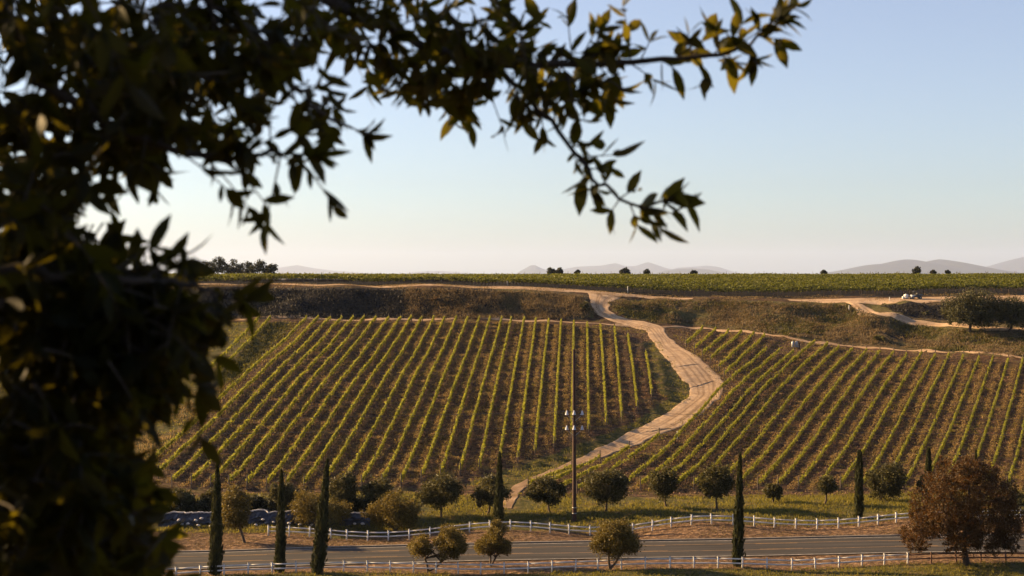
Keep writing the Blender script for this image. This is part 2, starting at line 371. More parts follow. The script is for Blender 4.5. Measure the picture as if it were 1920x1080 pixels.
H += (vnoise(GX, GY, 6.0, 5) * 0.45 + vnoise(GX, GY, 2.8, 6) * 0.3) * scr
RN, RF = 149.6, 158.9                                            # road edges
def rshift(x): return -np.asarray(x) * 0.0                       # the road runs square to the view
rm = sstep(RN - 2.6, RN - 0.6, GY) * (1 - sstep(RF + 0.6, RF + 2.6, GY))
H = H * (1 - rm) + (ROADZ(GX) - 0.06) * rm
def hz(x, y):
    x = np.asarray(x, float); y = np.asarray(y, float)
    i = np.clip(np.searchsorted(XS, x) - 1, 0, len(XS) - 2); j = np.clip(np.searchsorted(YS, y) - 1, 0, len(YS) - 2)
    fx = (x - XS[i]) / (XS[i+1] - XS[i]); fy = (y - YS[j]) / (YS[j+1] - YS[j])
    return (H[j, i] * (1 - fx) + H[j, i+1] * fx) * (1 - fy) + (H[j+1, i] * (1 - fx) + H[j+1, i+1] * fx) * fy
DS = np.arange(120.0, 640.0, 0.4)
def hit(px, py):
    """where the line of sight of a photo pixel first meets the ground"""
    p1 = P(px, py, 1.0); x = p1[0] * DS; z = CAMZ + (p1[2] - CAMZ) * DS
    k = np.nonzero(z < hz(x, DS))[0]; k = k[0] if len(k) else len(DS) - 1
    return np.array([x[k], DS[k], float(hz(x[k], DS[k]))])

# ground zones as soft weights
def weights():
    g = np.zeros(GX.shape); dr = g.copy(); sc = g.copy(); shd = g.copy()
    n = vnoise(GX, GY, 7.0, 9) * 1.5
    g[(GY < 143 + n * .5)] = 1
    dr[(GY >= 143 + n * .5) & (GY < 149.6)] = 1
    dr[(GY >= 158.9) & (GY < 167.5 + n)] = 1
    g[(GY >= 167.5 + n) & (GY < 187.5 + n * 1.2)] = 1
    left = inpoly(PXG, PYG, [(-900, 600), (498, 604), (548, 606), (300, 850), (280, 905), (-900, 905)]) & (GY > 180)
    g[left] = 0.85
    strip = inpoly(PXG, PYG, [(1200, 640), (1235, 640), (1290, 720), (1300, 745), (1190, 815), (960, 925), (900, 930), (880, 905), (1000, 862), (1180, 795), (1245, 750)]) & (GY > 180)
    g[strip] = 0.75
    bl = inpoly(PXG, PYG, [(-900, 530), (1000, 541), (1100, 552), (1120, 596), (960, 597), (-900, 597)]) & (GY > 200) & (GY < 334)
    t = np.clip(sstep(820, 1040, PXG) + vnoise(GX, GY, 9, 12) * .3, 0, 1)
    shd[bl] = (1 - t)[bl]; sc[bl] = t[bl]  # the left bank's shade is put into its ground colour
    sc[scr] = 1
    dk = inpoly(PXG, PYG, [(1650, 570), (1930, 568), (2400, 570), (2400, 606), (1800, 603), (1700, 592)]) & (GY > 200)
    shd[dk] = 0.9
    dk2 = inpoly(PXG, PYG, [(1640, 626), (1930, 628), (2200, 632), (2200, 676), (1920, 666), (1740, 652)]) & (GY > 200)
    shd[dk2] = .62 + .3 * vnoise(GX, GY, 6.0, 33)[dk2]
    shd[(GY > 334.5 + n * .3) & (GY < 500) & (np.abs(GX) < 190)] = .8  # shade under the plateau vines, put into the ground colour
    sc[(GY > 500) | ((GY > 200) & (np.abs(GX) > 190))] = 0.8
    return g, dr, sc, shd
WG = weights()
ny, nx = GX.shape
I = (np.arange(ny - 1)[:, None] * nx + np.arange(nx - 1)[None])
g = MB(); g.add(np.stack([GX, GY, H], -1), np.stack([I, I + 1, I + nx + 1, I + nx], -1))
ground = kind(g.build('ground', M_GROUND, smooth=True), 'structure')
for nm, w in zip(('w_grass', 'w_dry', 'w_scrub', 'w_shade_dark'), WG):
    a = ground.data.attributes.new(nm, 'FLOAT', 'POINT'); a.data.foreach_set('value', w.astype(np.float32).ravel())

# ------------------------------------------------------------------ road, markings, kerb, tracks
def ribbon(xs, y0, y1, zf, name, m, lift=0.0):
    b = MB(); ys = np.linspace(y0, y1, 3); X, Y = np.meshgrid(xs, ys)
    n0, n1 = X.shape; i = np.arange(n0 - 1)[:, None] * n1 + np.arange(n1 - 1)[None]
    b.add(np.stack([X, Y, zf(X) + lift], -1), np.stack([i, i + 1, i + n1 + 1, i + n1], -1))
    return kind(b.build(name, m), 'structure')
rx = np.arange(-260, 281, 4.0)
ribbon(rx, RN, RF, ROADZ, 'road', M_ASPHALT)
ribbon(rx, RN + 0.25, RN + 0.42, ROADZ, 'edge_line', M_WHITEPAINT, 0.006)
ribbon(rx, RF - 0.55, RF - 0.42, ROADZ, 'edge_line', M_WHITEPAINT, 0.006)
for yy in (152.9, 156.4):
    ribbon(rx, yy, yy + 0.14, ROADZ, 'centre_line', M_YELLOW, 0.006)
    yd = yy + (0.3 if yy < 154 else -0.3)
    for x0 in np.arange(-90, 120, 14.6): ribbon(np.linspace(x0, x0 + 4.6, 3), yd, yd + 0.14, ROADZ, 'centre_dash', M_YELLOW, 0.006)
k = MB(); X = rx
for a, c in (((RF, -.05), (RF, .13)), ((RF, .13), (RF + .3, .14)), ((RF + .3, .14), (RF + .3, -.1))):
    v = np.concatenate([np.stack([X, np.full_like(X, a[0]), ROADZ(X) + a[1]], -1), np.stack([X, np.full_like(X, c[0]), ROADZ(X) + c[1]], -1)])
    n = len(X); i = np.arange(n - 1); k.add(v, np.stack([i, i + 1, i + n + 1, i + n], -1))
kind(k.build('kerb', M_KERB), 'structure')

def smooth_poly(p, n):
    p = np.asarray(p, float); t = np.concatenate([[0], np.cumsum(np.linalg.norm(np.diff(p[:, :2], axis=0), axis=1))])
    s = np.linspace(0, t[-1], n); q = np.stack([np.interp(s, t, p[:, k]) for k in range(p.shape[1])], -1)
    for _ in range(3):
        q[1:-1] = q[1:-1] * .5 + (q[:-2] + q[2:]) * .25
    return q
def track(name, pairs, step=0.8, cols=11, ruts=True, jit=0.35, lift=0.07, wmin=1.6, wmax=99, faint=0.0, fade=0.0):
    A = np.array([hit(*a) for a, b in pairs]); B = np.array([hit(*b) for a, b in pairs])
    Cn = (A + B) / 2; hw = (B - A)[:, :2] / 2
    L = np.linalg.norm(np.diff(Cn[:, :2], axis=0), axis=1).sum(); n = max(8, int(L / step))
    q = smooth_poly(np.concatenate([Cn[:, :2], hw], 1), n)
    t = np.gradient(q[:, :2], axis=0); t /= np.linalg.norm(t, axis=1)[:, None] + 1e-9
    nn = np.stack([t[:, 1], -t[:, 0]], -1)
    w = np.maximum(np.linalg.norm(q[:, 2:], axis=1) * np.clip(np.abs((q[:, 2:] * nn).sum(1)) / (np.linalg.norm(q[:, 2:], axis=1) + 1e-9), .35, 1), wmin / 2)
    w = np.minimum(w, wmax)
    for _ in range(4): w[1:-1] = w[1:-1] * .5 + (w[:-2] + w[2:]) * .25
    s = np.linspace(-1, 1, cols)
    ln = np.arange(n) * step
    el = w + jit * vnoise(ln, ln * 0 + 3, 2.2, 21) * 1.3 + jit * .5 * vnoise(ln, ln * 0, .9, 5); er = w + jit * vnoise(ln, ln * 0 + 9, 2.0, 22) * 1.3 + jit * .5 * vnoise(ln, ln * 0, .9, 6)
    off = np.where(s[None] < 0, s[None] * el[:, None], s[None] * er[:, None])
    X = q[:, None, 0] + nn[:, None, 0] * off; Y = q[:, None, 1] + nn[:, None, 1] * off
    Z = hz(X, Y) + lift - 0.06 * (np.abs(s[None]) > .95)
    tone = np.zeros(X.shape) + faint * (.6 + .5 * vnoise(X, Y, 3.0, 14)) + fade * sstep(.62, .95, np.linspace(0, 1, n))[:, None] * (.75 + .4 * vnoise(X, Y, 2.0, 15))
    if ruts:
        wob = .12 * vnoise(ln, ln * 0, 9.0, 31)[:, None]
        for c in (-.5, -.28, .12, .42): tone = np.maximum(tone, np.exp(-((s[None] - c - wob - .05 * np.sin(ln * .13 + c * 9)[:, None]) / .075) ** 2) * (.62 + .3 * vnoise(X, Y, 13.0, 8 + int(c * 10))))
    tone = np.maximum(tone, np.clip(np.abs(s[None]) - .8, 0, 1) * 3 * (vnoise(X, Y, 1.5, 4) * .5 + .5))
    i = np.arange(n - 1)[:, None] * cols + np.arange(cols - 1)[None]
    b = MB(); b.add(np.stack([X, Y, Z], -1), np.stack([i, i + 1, i + cols + 1, i + cols], -1), 0, np.clip(tone, 0, 1).ravel())
    return kind(b.build(name, M_DIRT, smooth=True), 'structure')
track('dirt_track', [((1100, 552), (1165, 556)), ((1106, 570), (1142, 570)), ((1116, 586), (1140, 582)), ((1140, 601), (1160, 594)), ((1175, 611), (1200, 603)), ((1213, 622), (1238, 609)), ((1224, 640), (1252, 627)), ((1236, 655), (1270, 645)), ((1262, 684), (1300, 662)), ((1276, 710), (1332, 688)), ((1290, 730), (1356, 714)), ((1290, 747), (1354, 740)), ((1262, 766), (1322, 772)), ((1220, 792), (1280, 800)), ((1176, 812), (1224, 822)), ((1148, 828), (1184, 838)), ((1116, 845), (1138, 856)), ((1062, 870), (1078, 877)), ((1000, 893), (1020, 900)), ((960, 913), (976, 921)), ((945, 935), (966, 942)), ((938, 952), (962, 957))], cols=25, fade=.95, jit=.22)
track('plateau_road', [((200, 530.5), (200, 533)), ((400, 531.5), (400, 534)), ((560, 533), (560, 535.5)), ((760, 535), (760, 538)), ((900, 536.5), (900, 540.5)), ((1000, 538), (1000, 544)), ((1080, 542), (1080, 550)), ((1140, 548), (1140, 556)), ((1200, 553), (1200, 559)), ((1260, 557), (1260, 561)), ((1300, 559), (1300, 561.5))], step=1.5, wmin=2.2, faint=.5)
track('plateau_road', [((1478, 561.5), (1478, 564)), ((1520, 561), (1520, 566)), ((1590, 560), (1590, 569)), ((1700, 558), (1700, 566)), ((1800, 556), (1800, 563)), ((1860, 555), (1860, 566)), ((1930, 554), (1930, 566)), ((2050, 553), (2050, 562))], step=1.5, wmin=2.6)
track('farm_path', [((1578, 564), (1600, 566)), ((1600, 576), (1622, 574)), ((1640, 592), (1652, 585)), ((1700, 607), (1706, 599)), ((1760, 613), (1764, 606)), ((1840, 619), (1842, 613)), ((1930, 622), (1930, 616)), ((2050, 626), (2050, 620))], step=1.0, wmin=2.2)
track('field_path', [((380, 601), (380, 597)), ((620, 602), (620, 597.5)), ((800, 602), (800, 597)), ((960, 603), (960, 598)), ((1060, 607), (1060, 601)), ((1130, 611), (1130, 605)), ((1200, 614), (1200, 608))], step=1.2, ruts=False, wmin=.8, jit=.55, cols=7, wmax=.75, faint=.75)
track('field_path', [((1240, 617), (1240, 611)), ((1310, 617), (1310, 612)), ((1400, 625), (1400, 619)), ((1500, 641), (1500, 635)), ((1600, 652), (1600, 647)), ((1750, 661), (1750, 656)), ((1920, 674), (1920, 669)), ((2060, 684), (2060, 679))], step=1.2, ruts=False, wmin=.8, jit=.55, cols=7, wmax=.75, faint=.75)
track('sandy_clearing', [((215, 742), (215, 775)), ((250, 741), (250, 773)), ((285, 742), (285, 764)), ((312, 746), (312, 755))], ruts=False, jit=.6)

# low earth bars that shed rain off the track
for (a, b_) in (((1262, 690), (1318, 683)), ((1288, 730), (1346, 713)), ((1196, 814), (1272, 803))):
    A, B = hit(*a), hit(*b_); t = np.linspace(0, 1, 24)[:, None]; q = A + (B - A) * t; q[:, :2] += rng.normal(0, .08, (24, 2)); q[:, 2] = hz(q[:, 0], q[:, 1]) + .02
    o = MB().tube(q, (.03 + .11 * np.sin(t[:, 0] * math.pi)) * (1 + .08 * rng.normal(size=24)), 8).build('earth_bar', M_DIRT, None, (0, 0, 0), smooth=True); kind(o, 'structure')

# ------------------------------------------------------------------ vines
ROWMESH_POST = MB().box((0, 0, .78), (.08, .08, 1.6)).build('line_post', M_POST); ENDPOST = MB().tube([(0, 0, -.1), (0, 0, 1.85)], .09, 6).build('end_post', M_POST)
def leaves_along(x, y, z, hgt, size, r, flat=0.6):
    n = len(x); c = np.stack([x, y, z], -1)
    a = r.normal(size=(n, 3)); a[:, 2] *= flat; a /= np.linalg.norm(a, axis=1)[:, None]
    b = np.cross(a, r.normal(size=(n, 3))); b /= np.linalg.norm(b, axis=1)[:, None] + 1e-9
    s = size * r.uniform(.6, 1.25, n)
    return c, a * s[:, None], b * (s * r.uniform(.5, .8, n))[:, None]
def vine_row(p0, p1, label, group, dens, size, h0, h1, wid, m, post_step, r, gaps=0.05, posts=True, name='vine_row', end_posts=True, ph=1.0):
    p0 = np.asarray(p0); p1 = np.asarray(p1); L = float(np.hypot(*(p1 - p0)[:2])); d = (p1 - p0)[:2] / L; nn = np.array([-d[1], d[0]])
    o = np.array([p0[0], p0[1], float(hz(p0[0], p0[1]))])
    root = thing(name, label, 'vine row', o, group)
    n = int(L * dens); t = r.uniform(0, L, n)
    per = 1.7; vig = r.uniform(.45, 1.25, int(L / per) + 2); vig[r.random(len(vig)) < gaps] = .12
    kk = (t / per).astype(int); keep = r.random(n) < vig[kk] / 1.0; t = t[keep]; kk = kk[keep]; n = len(t)
    tc = (kk + .5) * per; t = tc + (t - tc) * .98
    u = r.beta(2.0, 1.6, n); hh = h0 + (h1 - h0) * u * (.8 + .35 * (vig[kk] - .5))
    shoot = r.random(n) < .06; hh[shoot] += r.uniform(.1, .4, shoot.sum())
    lat = r.normal(0, wid, n) * (1.15 - .5 * u)
    x = p0[0] + d[0] * t + nn[0] * lat; y = p0[1] + d[1] * t + nn[1] * lat
    b = MB(); c, a, w = leaves_along(x, y, hz(x, y) + hh, hh, size, r)
    b.diamonds(c, a, w, 0, np.clip(r.normal(.5, .26, n) + (u - .5) * .3 + .25 * vnoise(t, t * 0 + p0[1], 2.3, 77), 0, 1))
    ts = (np.arange(int(L / per)) + .5) * per; ts = ts[vig[:len(ts)] > .2]
    sx = p0[0] + d[0] * ts; sy = p0[1] + d[1] * ts; sz = hz(sx, sy)
    w_ = .035
    for ax in (np.array([w_, 0, 0]), np.array([0, w_, 0])):
        base = np.stack([sx, sy, sz - .05], -1); top = base + np.array([0, 0, h0 + .35]) + np.stack([r.normal(0, .05, len(ts)), r.normal(0, .05, len(ts)), np.zeros(len(ts))], -1)
        q = np.stack([base - ax, base + ax, top + ax * .6, top - ax * .6], 1).reshape(-1, 3)
        b.add(q, np.arange(len(q)).reshape(-1, 4), 1)
    b.build('foliage', [m, M_STEM], root, o)
    if posts:
        m_ = int(L / post_step)
        for q in range(1, m_):
            s = q * L / m_; X, Y = p0[:2] + d * s
            instance(ROWMESH_POST, 'line_post', root, np.array([X, Y, float(hz(X, Y))]) - o, 0, (1, 1, ph))
        if end_posts:
            for s in (0.0, L):
                X, Y = p0[:2] + d * s; instance(ENDPOST, 'end_post', root, np.array([X, Y, float(hz(X, Y))]) - o)
    return root
ORD = ['first', 'second', 'third', 'fourth', 'fifth', 'sixth', 'seventh', 'eighth', 'ninth', 'tenth', 'eleventh', 'twelfth', 'thirteenth', 'fourteenth', 'fifteenth', 'sixteenth', 'seventeenth', 'eighteenth', 'nineteenth', 'twentieth']
LB = [285, 297, 322, 359, 395, 429, 463, 500, 536, 570, 606, 643, 678, 716, 752, 790, 826, 863, 899, 936, 971, 1003, 1039, 1072, 1104, 1137, 1166, 1195, 1222]
LBY = [877, 899, 914, 915, 916, 917, 918, 919, 919, 919, 918, 917, 916, 914, 913, 908, 902, 893, 886, 876, 869, 858, 842, 828, 818, 803, 793, 772, 750]
LT = [575, 597, 620, 641, 663, 683, 705, 729, 751, 772, 792, 814, 834, 856, 877, 899, 919, 941, 959, 983, 1005, 1029, 1052, 1076, 1101, 1126, 1152, 1177, 1211]
LTY = [604] * 18 + [604, 605, 606, 608, 611, 613, 616, 619, 621, 637, 671]
r_ = np.random.default_rng(5)
for i in range(29):
    j = 28 - i
    lab = ('%s vine row from the weedy gap, on the hillside left of the winding dirt track' % ORD[i]) if i < 15 else ('%s vine row left of the winding dirt track, counting leftward from the track' % ORD[j])
    vine_row(hit(LB[i], LBY[i]), hit(LT[i], LTY[i]), lab, 'vine rows on the hillside left of the dirt track', 135, .13, .74, 1.45, .095, M_VINE, 6.5, r_)
for (a, b_, lab) in (((372, 722), (486, 603), 'sparse outlying vine row beyond the weedy gap, the farther left of two'), ((408, 708), (507, 603), 'sparse outlying vine row bordering the weedy gap on its left')):
    vine_row(hit(*a), hit(*b_), lab, 'outlying vine rows', 125, .13, .74, 1.42, .095, M_VINE, 6.5, r_)
X820 = [1262, 1295, 1327, 1362, 1395, 1432, 1466, 1500, 1533, 1567, 1602, 1636, 1671, 1705, 1739, 1772, 1806, 1840, 1874, 1910, 1945, 1980, 2015]
RT = [(1438, 653), (1462, 656), (1488, 657), (1528, 637), (1552, 643), (1573, 650), (1599, 653), (1625, 655), (1650, 657), (1676, 658), (1700, 664), (1728, 661), (1754, 664), (1780, 664), (1807, 666), (1836, 669), (1862, 669), (1891, 673), (1918, 673), (1947, 675), (1976, 677), (2005, 679), (2034, 681)]
RIGHT = [((1286, 652), (1318, 621)), ((1302, 661), (1342, 624)), ((1317, 672), (1366, 627)), ((1332, 682), (1391, 628)), ((1348, 696), (1414, 632)), ((1358, 711), (1434, 636))]
short = len(RIGHT)
for (x, t) in zip(X820, RT):
    s = min((2058 - x) / 593, 1.12)
    RIGHT.append(((x - s * 84, 919), (t[0], t[1] + 10)))
LOW = [((1082, 928), (1236, 826)), ((1040, 930), (1180, 850)), ((1012, 925), (1125, 868)), ((990, 920), (1072, 888))]
for i, (a, b_) in enumerate(RIGHT):
    if i < short: lab = '%s short vine row down the right edge of the dirt track from the bank' % ORD[i]
    elif i - short < 13: lab = '%s full length vine row right of the dirt track bend' % ORD[i - short]
    elif len(RIGHT) - 1 - i - 3 >= 0: lab = '%s hillside vine row inward from the right edge of the photo' % ORD[len(RIGHT) - 1 - i - 3]
    else: lab = 'hillside vine row running mostly beyond the right edge of the photo'
    vine_row(hit(*a), hit(*b_), lab, 'vine rows on the hillside right of the dirt track', 112, .12, .68, 1.30, .088, M_VINE, 5.5, r_)
for i, (a, b_) in enumerate(LOW):
    vine_row(hit(*a), hit(*b_), '%s short vine row below the dirt track, downhill from its bend' % ORD[i], 'vine rows on the hillside right of the dirt track', 112, .12, .68, 1.28, .088, M_VINE, 5.5, r_)

def lit_strip_grass(rows, frac, seed, per):  # pale tufts laid along the sunlit strip between rows to brighten it
    r = np.random.default_rng(seed); C_ = []
    for (a0, b0), (a1, b1) in zip(rows[:-1], rows[1:]):
        A0, B0, A1, B1 = hit(*a0), hit(*b0), hit(*a1), hit(*b1)
        if np.hypot(*(A1 - A0)[:2]) > 6.5 and np.hypot(*(B1 - B0)[:2]) > 6.5: continue
        A = A0 + (A1 - A0) * frac; B = B0 + (B1 - B0) * frac; L = np.linalg.norm((B - A)[:2]); n = int(L * per)
        t = r.random(n); k = vnoise(t * L, t * 0 + A[0], 6.0, seed) + .6 * vnoise(t * L, t * 0 + A[0] * 3, 1.7, seed + 1) > -.55; t = t[k]
        q = A[:2] + (B - A)[:2] * t[:, None]; q[:, 0] += r.normal(0, .30, len(t)); C_.append(q)
    q = np.concatenate(C_); c = np.repeat(q, 4, 0); k = len(c); c = c + r.normal(0, .12, (k, 2)); z = hz(c[:, 0], c[:, 1])
    up = np.stack([r.normal(0, .6, k), r.normal(0, .6, k), np.ones(k)], -1); up /= np.linalg.norm(up, axis=1)[:, None]
    sd = np.cross(up, r.normal(size=(k, 3))); sd /= np.linalg.norm(sd, axis=1)[:, None]; h = r.uniform(.10, .30, k)
    b = MB(); b.diamonds(np.stack([c[:, 0], c[:, 1], z], -1) + up * (h * .4)[:, None], up * (h * .5)[:, None], sd * .05, 0, np.clip(np.repeat(r.normal(.5, .2, len(q)), 4) + r.normal(0, .12, k), 0, 1))
    return kind(b.build('lit_strip_grass', M_COVER, None), 'stuff')
lit_strip_grass([((LB[i], LBY[i]), (LT[i], LTY[i])) for i in range(29)], .56, 41, 10)
lit_strip_grass(RIGHT[:short], .52, 42, 9); lit_strip_grass(RIGHT[short:], .52, 43, 9)

# plateau: rows running along the ridge, hardly told apart in the photo
r_ = np.random.default_rng(6)
for i in range(46):
    y = 339.0 + i * 2.75
    xa = P(120, 520, y)[0]; xb = P(2010, 520, y)[0]
    yo = lambda x: y
    lab = 'front vine row of the plateau, its shaded stems facing the dirt road' if i == 0 else ('rearmost vine row of the plateau, its posts standing against the sky' if i == 45 else 'dense green vine row among those stacked up the flat plateau under the skyline')
    vine_row((xa, y, 0), (xb, y, 0), lab, 'vine rows along the plateau', 40 if i < 3 else 26, .24, 1.0, 2.05, .22, M_VINEUP, 5.0 if i == 0 else 9.0, r_, .02, posts=(i < 2 or i > 41), end_posts=False, ph=1.25 if i < 3 else 1.75)
for o in (ROWMESH_POST, ENDPOST): bpy.data.objects.remove(o)

# ------------------------------------------------------------------ far hills and the trees beyond the crest
def hill(D, prof, depth, seed):
    p = np.array(prof, float)
    xs = np.linspace(p[0, 0], p[-1, 0], 90); pr = np.interp(xs, p[:, 0], p[:, 1])
    for _ in range(2): pr[1:-1] = pr[1:-1] * .5 + (pr[:-2] + pr[2:]) * .25
    X = np.array([P(x, 510, D)[0] for x in xs]); Zt = np.array([P(x, y, D)[2] for x, y in zip(xs, pr)])
    v = np.linspace(-1, 1, 25)
    XX, V = np.meshgrid(X, v); ZT = np.meshgrid(Zt, v)[0]
    sh = 1 - np.abs(V) ** 1.3
    rid = vnoise(XX, V * depth, depth * .35, seed) * 9 * (1 - np.abs(1 - 2 * sh)) + vnoise(XX, V * depth, depth * .13, seed + 1) * 4 * (sh < .95) * sh
    Z = -20 + (ZT + 20) * sh + rid * (np.abs(V) > .04)
    b = MB(); n0, n1 = XX.shape; i = np.arange(n0 - 1)[:, None] * n1 + np.arange(n1 - 1)[None]
    b.add(np.stack([XX, D + V * depth, Z], -1), np.stack([i, i + 1, i + n1 + 1, i + n1], -1))
    kind(b.build('distant_hill', M_HILL, smooth=True), 'structure')
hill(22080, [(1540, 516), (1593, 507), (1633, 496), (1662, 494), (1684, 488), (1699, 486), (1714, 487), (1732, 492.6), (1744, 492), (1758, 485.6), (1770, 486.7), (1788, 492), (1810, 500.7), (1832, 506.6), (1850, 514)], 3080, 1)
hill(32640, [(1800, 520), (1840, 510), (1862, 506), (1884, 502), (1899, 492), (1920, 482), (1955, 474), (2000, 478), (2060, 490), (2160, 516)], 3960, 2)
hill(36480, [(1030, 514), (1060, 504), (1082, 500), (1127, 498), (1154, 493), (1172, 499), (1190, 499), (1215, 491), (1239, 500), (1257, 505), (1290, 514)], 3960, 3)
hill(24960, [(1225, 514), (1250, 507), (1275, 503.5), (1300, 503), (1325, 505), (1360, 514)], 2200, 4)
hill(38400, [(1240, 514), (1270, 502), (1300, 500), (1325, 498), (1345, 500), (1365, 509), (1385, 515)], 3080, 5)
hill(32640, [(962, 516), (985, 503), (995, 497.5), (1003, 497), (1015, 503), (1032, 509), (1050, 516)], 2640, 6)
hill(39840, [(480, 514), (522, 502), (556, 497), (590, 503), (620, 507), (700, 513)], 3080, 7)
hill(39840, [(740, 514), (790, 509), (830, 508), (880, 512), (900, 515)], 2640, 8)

def crown_mesh(lobes, n, leaf, r, upward=0.0, core=0.55, flat=.7, clump=.20):
    """lobes: (x, y, z, radius); leaves sit in clumps spread through and over each lobe"""
    lb = np.array(lobes, float); w = lb[:, 3] ** 2; w /= w.sum(); b = MB()
    for (x, y, z, rad), q in zip(lb, w):
        k = int(n * q) + 6; nc = max(5, k // 26)
        d = r.normal(size=(nc, 3)); d /= np.linalg.norm(d, axis=1)[:, None]
        cr = rad * (core + (1.08 - core) * r.random(nc) ** .6)
        cr = np.where(r.random(nc) < .13, cr * r.uniform(1.12, 1.38, nc), cr)
        cc = np.array([x, y, z]) + d * cr[:, None] * np.array([1, 1, .92]); ct = np.clip(r.normal(.5, .18, nc), 0, 1)
        j = r.integers(0, nc, k)
        c = cc[j] + r.normal(0, clump * rad + leaf * .35, (k, 3))
        a = r.normal(size=(k, 3)) + d[j] * .6 + np.array([0, 0, upward]); a[:, 2] *= flat if upward == 0 else 1; a /= np.linalg.norm(a, axis=1)[:, None]
        bb = np.cross(a, r.normal(size=(k, 3))); bb /= np.linalg.norm(bb, axis=1)[:, None]
        s = leaf * r.uniform(.6, 1.3, k)
        b.diamonds(c, a * s[:, None], bb * (s * .5)[:, None], 0, np.clip(ct[j] + r.normal(0, .12, k), 0, 1))
    return b
def trunk_mesh(base, lobes, rt, r, stems=1, forks=6, lean=None):
    lb = np.array(lobes, float); low = lb[:, 2].min() - 0; cen = lb[:, :3].mean(0); b = MB()
    base = np.asarray(base, float)
    for s in range(stems):
        tgt = cen if stems == 1 else lb[np.argsort(lb[:, 0])[int((s + .5) * len(lb) / stems)]][:3]
        fz = base[2] + (tgt[2] - base[2]) * .52
        f = np.array([base[0] + (tgt[0] - base[0]) * .55, base[1] + (tgt[1] - base[1]) * .55, fz])
        m1 = base + (f - base) * .45 + r.normal(0, rt * .5, 3) * [1, 1, 0]
        b.tube([base + [0, 0, -.25], base + [0, 0, .08], m1, f], [rt * 1.6, rt * 1.15, rt * .95, rt * .85], 8)
        for q in r.permutation(len(lb))[:forks]:
            t = lb[q, :3]; mid = f + (t - f) * .5 + r.normal(0, .12, 3) * np.linalg.norm(t - f) * .5
            b.tube([f - (f - m1) * .06, mid, t], [rt * .62, rt * .4, rt * .12], 6, cap=False)
    return b
def tree(name, label, cat, base_px, lobes_px, m, bark, n, leaf, rt, seed, group=None, stems=1, base=None, yspread=.55, **kw):
    r = np.random.default_rng(seed); base = hit(*base_px) if base is None else base; d = base[1]; mpx = d / FPX
    lo = []
    xs = [l[0] for l in lobes_px]; half = (max(xs) - min(xs)) * mpx / 2 + 1e-6
    for x, y, rad in lobes_px:
        off = r.uniform(-1, 1) * half * yspread
        p = P(x, y, d); lo.append((p[0], d + off, p[2], rad * mpx))
        if yspread > .3 and len(lobes_px) > 5:
            off2 = -np.sign(off) * r.uniform(.3, 1) * half * yspread; lo.append((p[0] + r.normal(0, .1) * half, d + off2, p[2] - .1 * rad * mpx, rad * mpx * .9))
    root = thing(name, label, cat, base, group)
    trunk_mesh(base, lo, rt, r, stems).build('trunk', bark, root, base, smooth=True)
    crown_mesh(lo, n, leaf, r, **kw).build('crown', m, root, base)
    return root
def box_lobes(x0, x1, y0, y1, seed, n=11):
    r = np.random.default_rng(seed); cx, cy, rx, ry = (x0 + x1) / 2, (y0 + y1) / 2, (x1 - x0) / 2, (y1 - y0) / 2
    L = [(cx, cy, min(rx, ry) * .66)]
    for i in range(n):
        a = i * 2.4 + r.uniform(-.4, .4); q = r.uniform(.46, .74)
        rad = min(rx, ry) * r.uniform(.24, .48)
        L.append((cx + math.cos(a) * (rx * q), cy + math.sin(a) * (ry * q), rad))
    return L
gt = 'small trees beyond the plateau crest'
def far_tree(label, px, top, wpx, d, seed, cat='tree'):
    b = P(px, 520, d); b[2] = float(hz(b[0], d)); t = P(px, top, d)[2]
    by = 510 + (CAMZ - b[2]) / d * FPX
    h = by - top
    L = box_lobes(px - wpx / 2, px + wpx / 2, top, top + min(h * .75, max(wpx * .95, 8)), seed, 7)
    tree('distant_tree', label, cat, None, L, M_FARTREE, M_DARKBARK, 2400, .34 * d / 600, .2, seed, gt, base=b)
for i, (lab, px, top, w) in enumerate([
    ('tallest tree of the dark grove on the skyline behind the dark leaves', 408, 480, 44), ('rounded dark tree in the skyline grove beside its tallest tree', 436, 486, 44),
    ('middle dark tree in the skyline grove, dense and low', 460, 488, 42), ('dark bushy tree near the right end of the skyline grove', 483, 487, 42), ('small dark tree ending the skyline grove on its right', 507, 495, 30), ('dark tree of the skyline grove half hidden by blurred leaves', 383, 487, 44)]):
    far_tree(lab, px, top, w, 545 + 9 * (i % 3), 40 + i)
far_tree('left one of two small trees beside the cone shaped hill', 1033, 502, 15, 620, 50)
far_tree('right one of two small trees beside the cone shaped hill', 1049, 502, 14, 625, 51)
far_tree('lone round tree on the crest before the twin peaked centre hills', 1171, 501, 20, 600, 52)
far_tree('small tree on the crest right of the lone round tree', 1212, 506, 11, 600, 53)
far_tree('tiny tree just showing over the crest between the twin trees and the round tree', 1082, 507, 9, 640, 54)
far_tree('round tree rising over the crest before the right-hand blue hills', 1718, 500, 16, 600, 55)
far_tree('low tree top right of the round tree before the blue hills', 1750, 507, 9, 610, 56)
far_tree('small tree top on the crest, nearest the right foot of the blue hills', 1777, 507, 9, 610, 57)
far_tree('low bush on the crest under the right end of the centre hills', 1300, 507, 13, 610, 58, 'bush')
far_tree('faint low tree at the left foot of the right-hand blue hills', 1545, 507, 10, 640, 59)

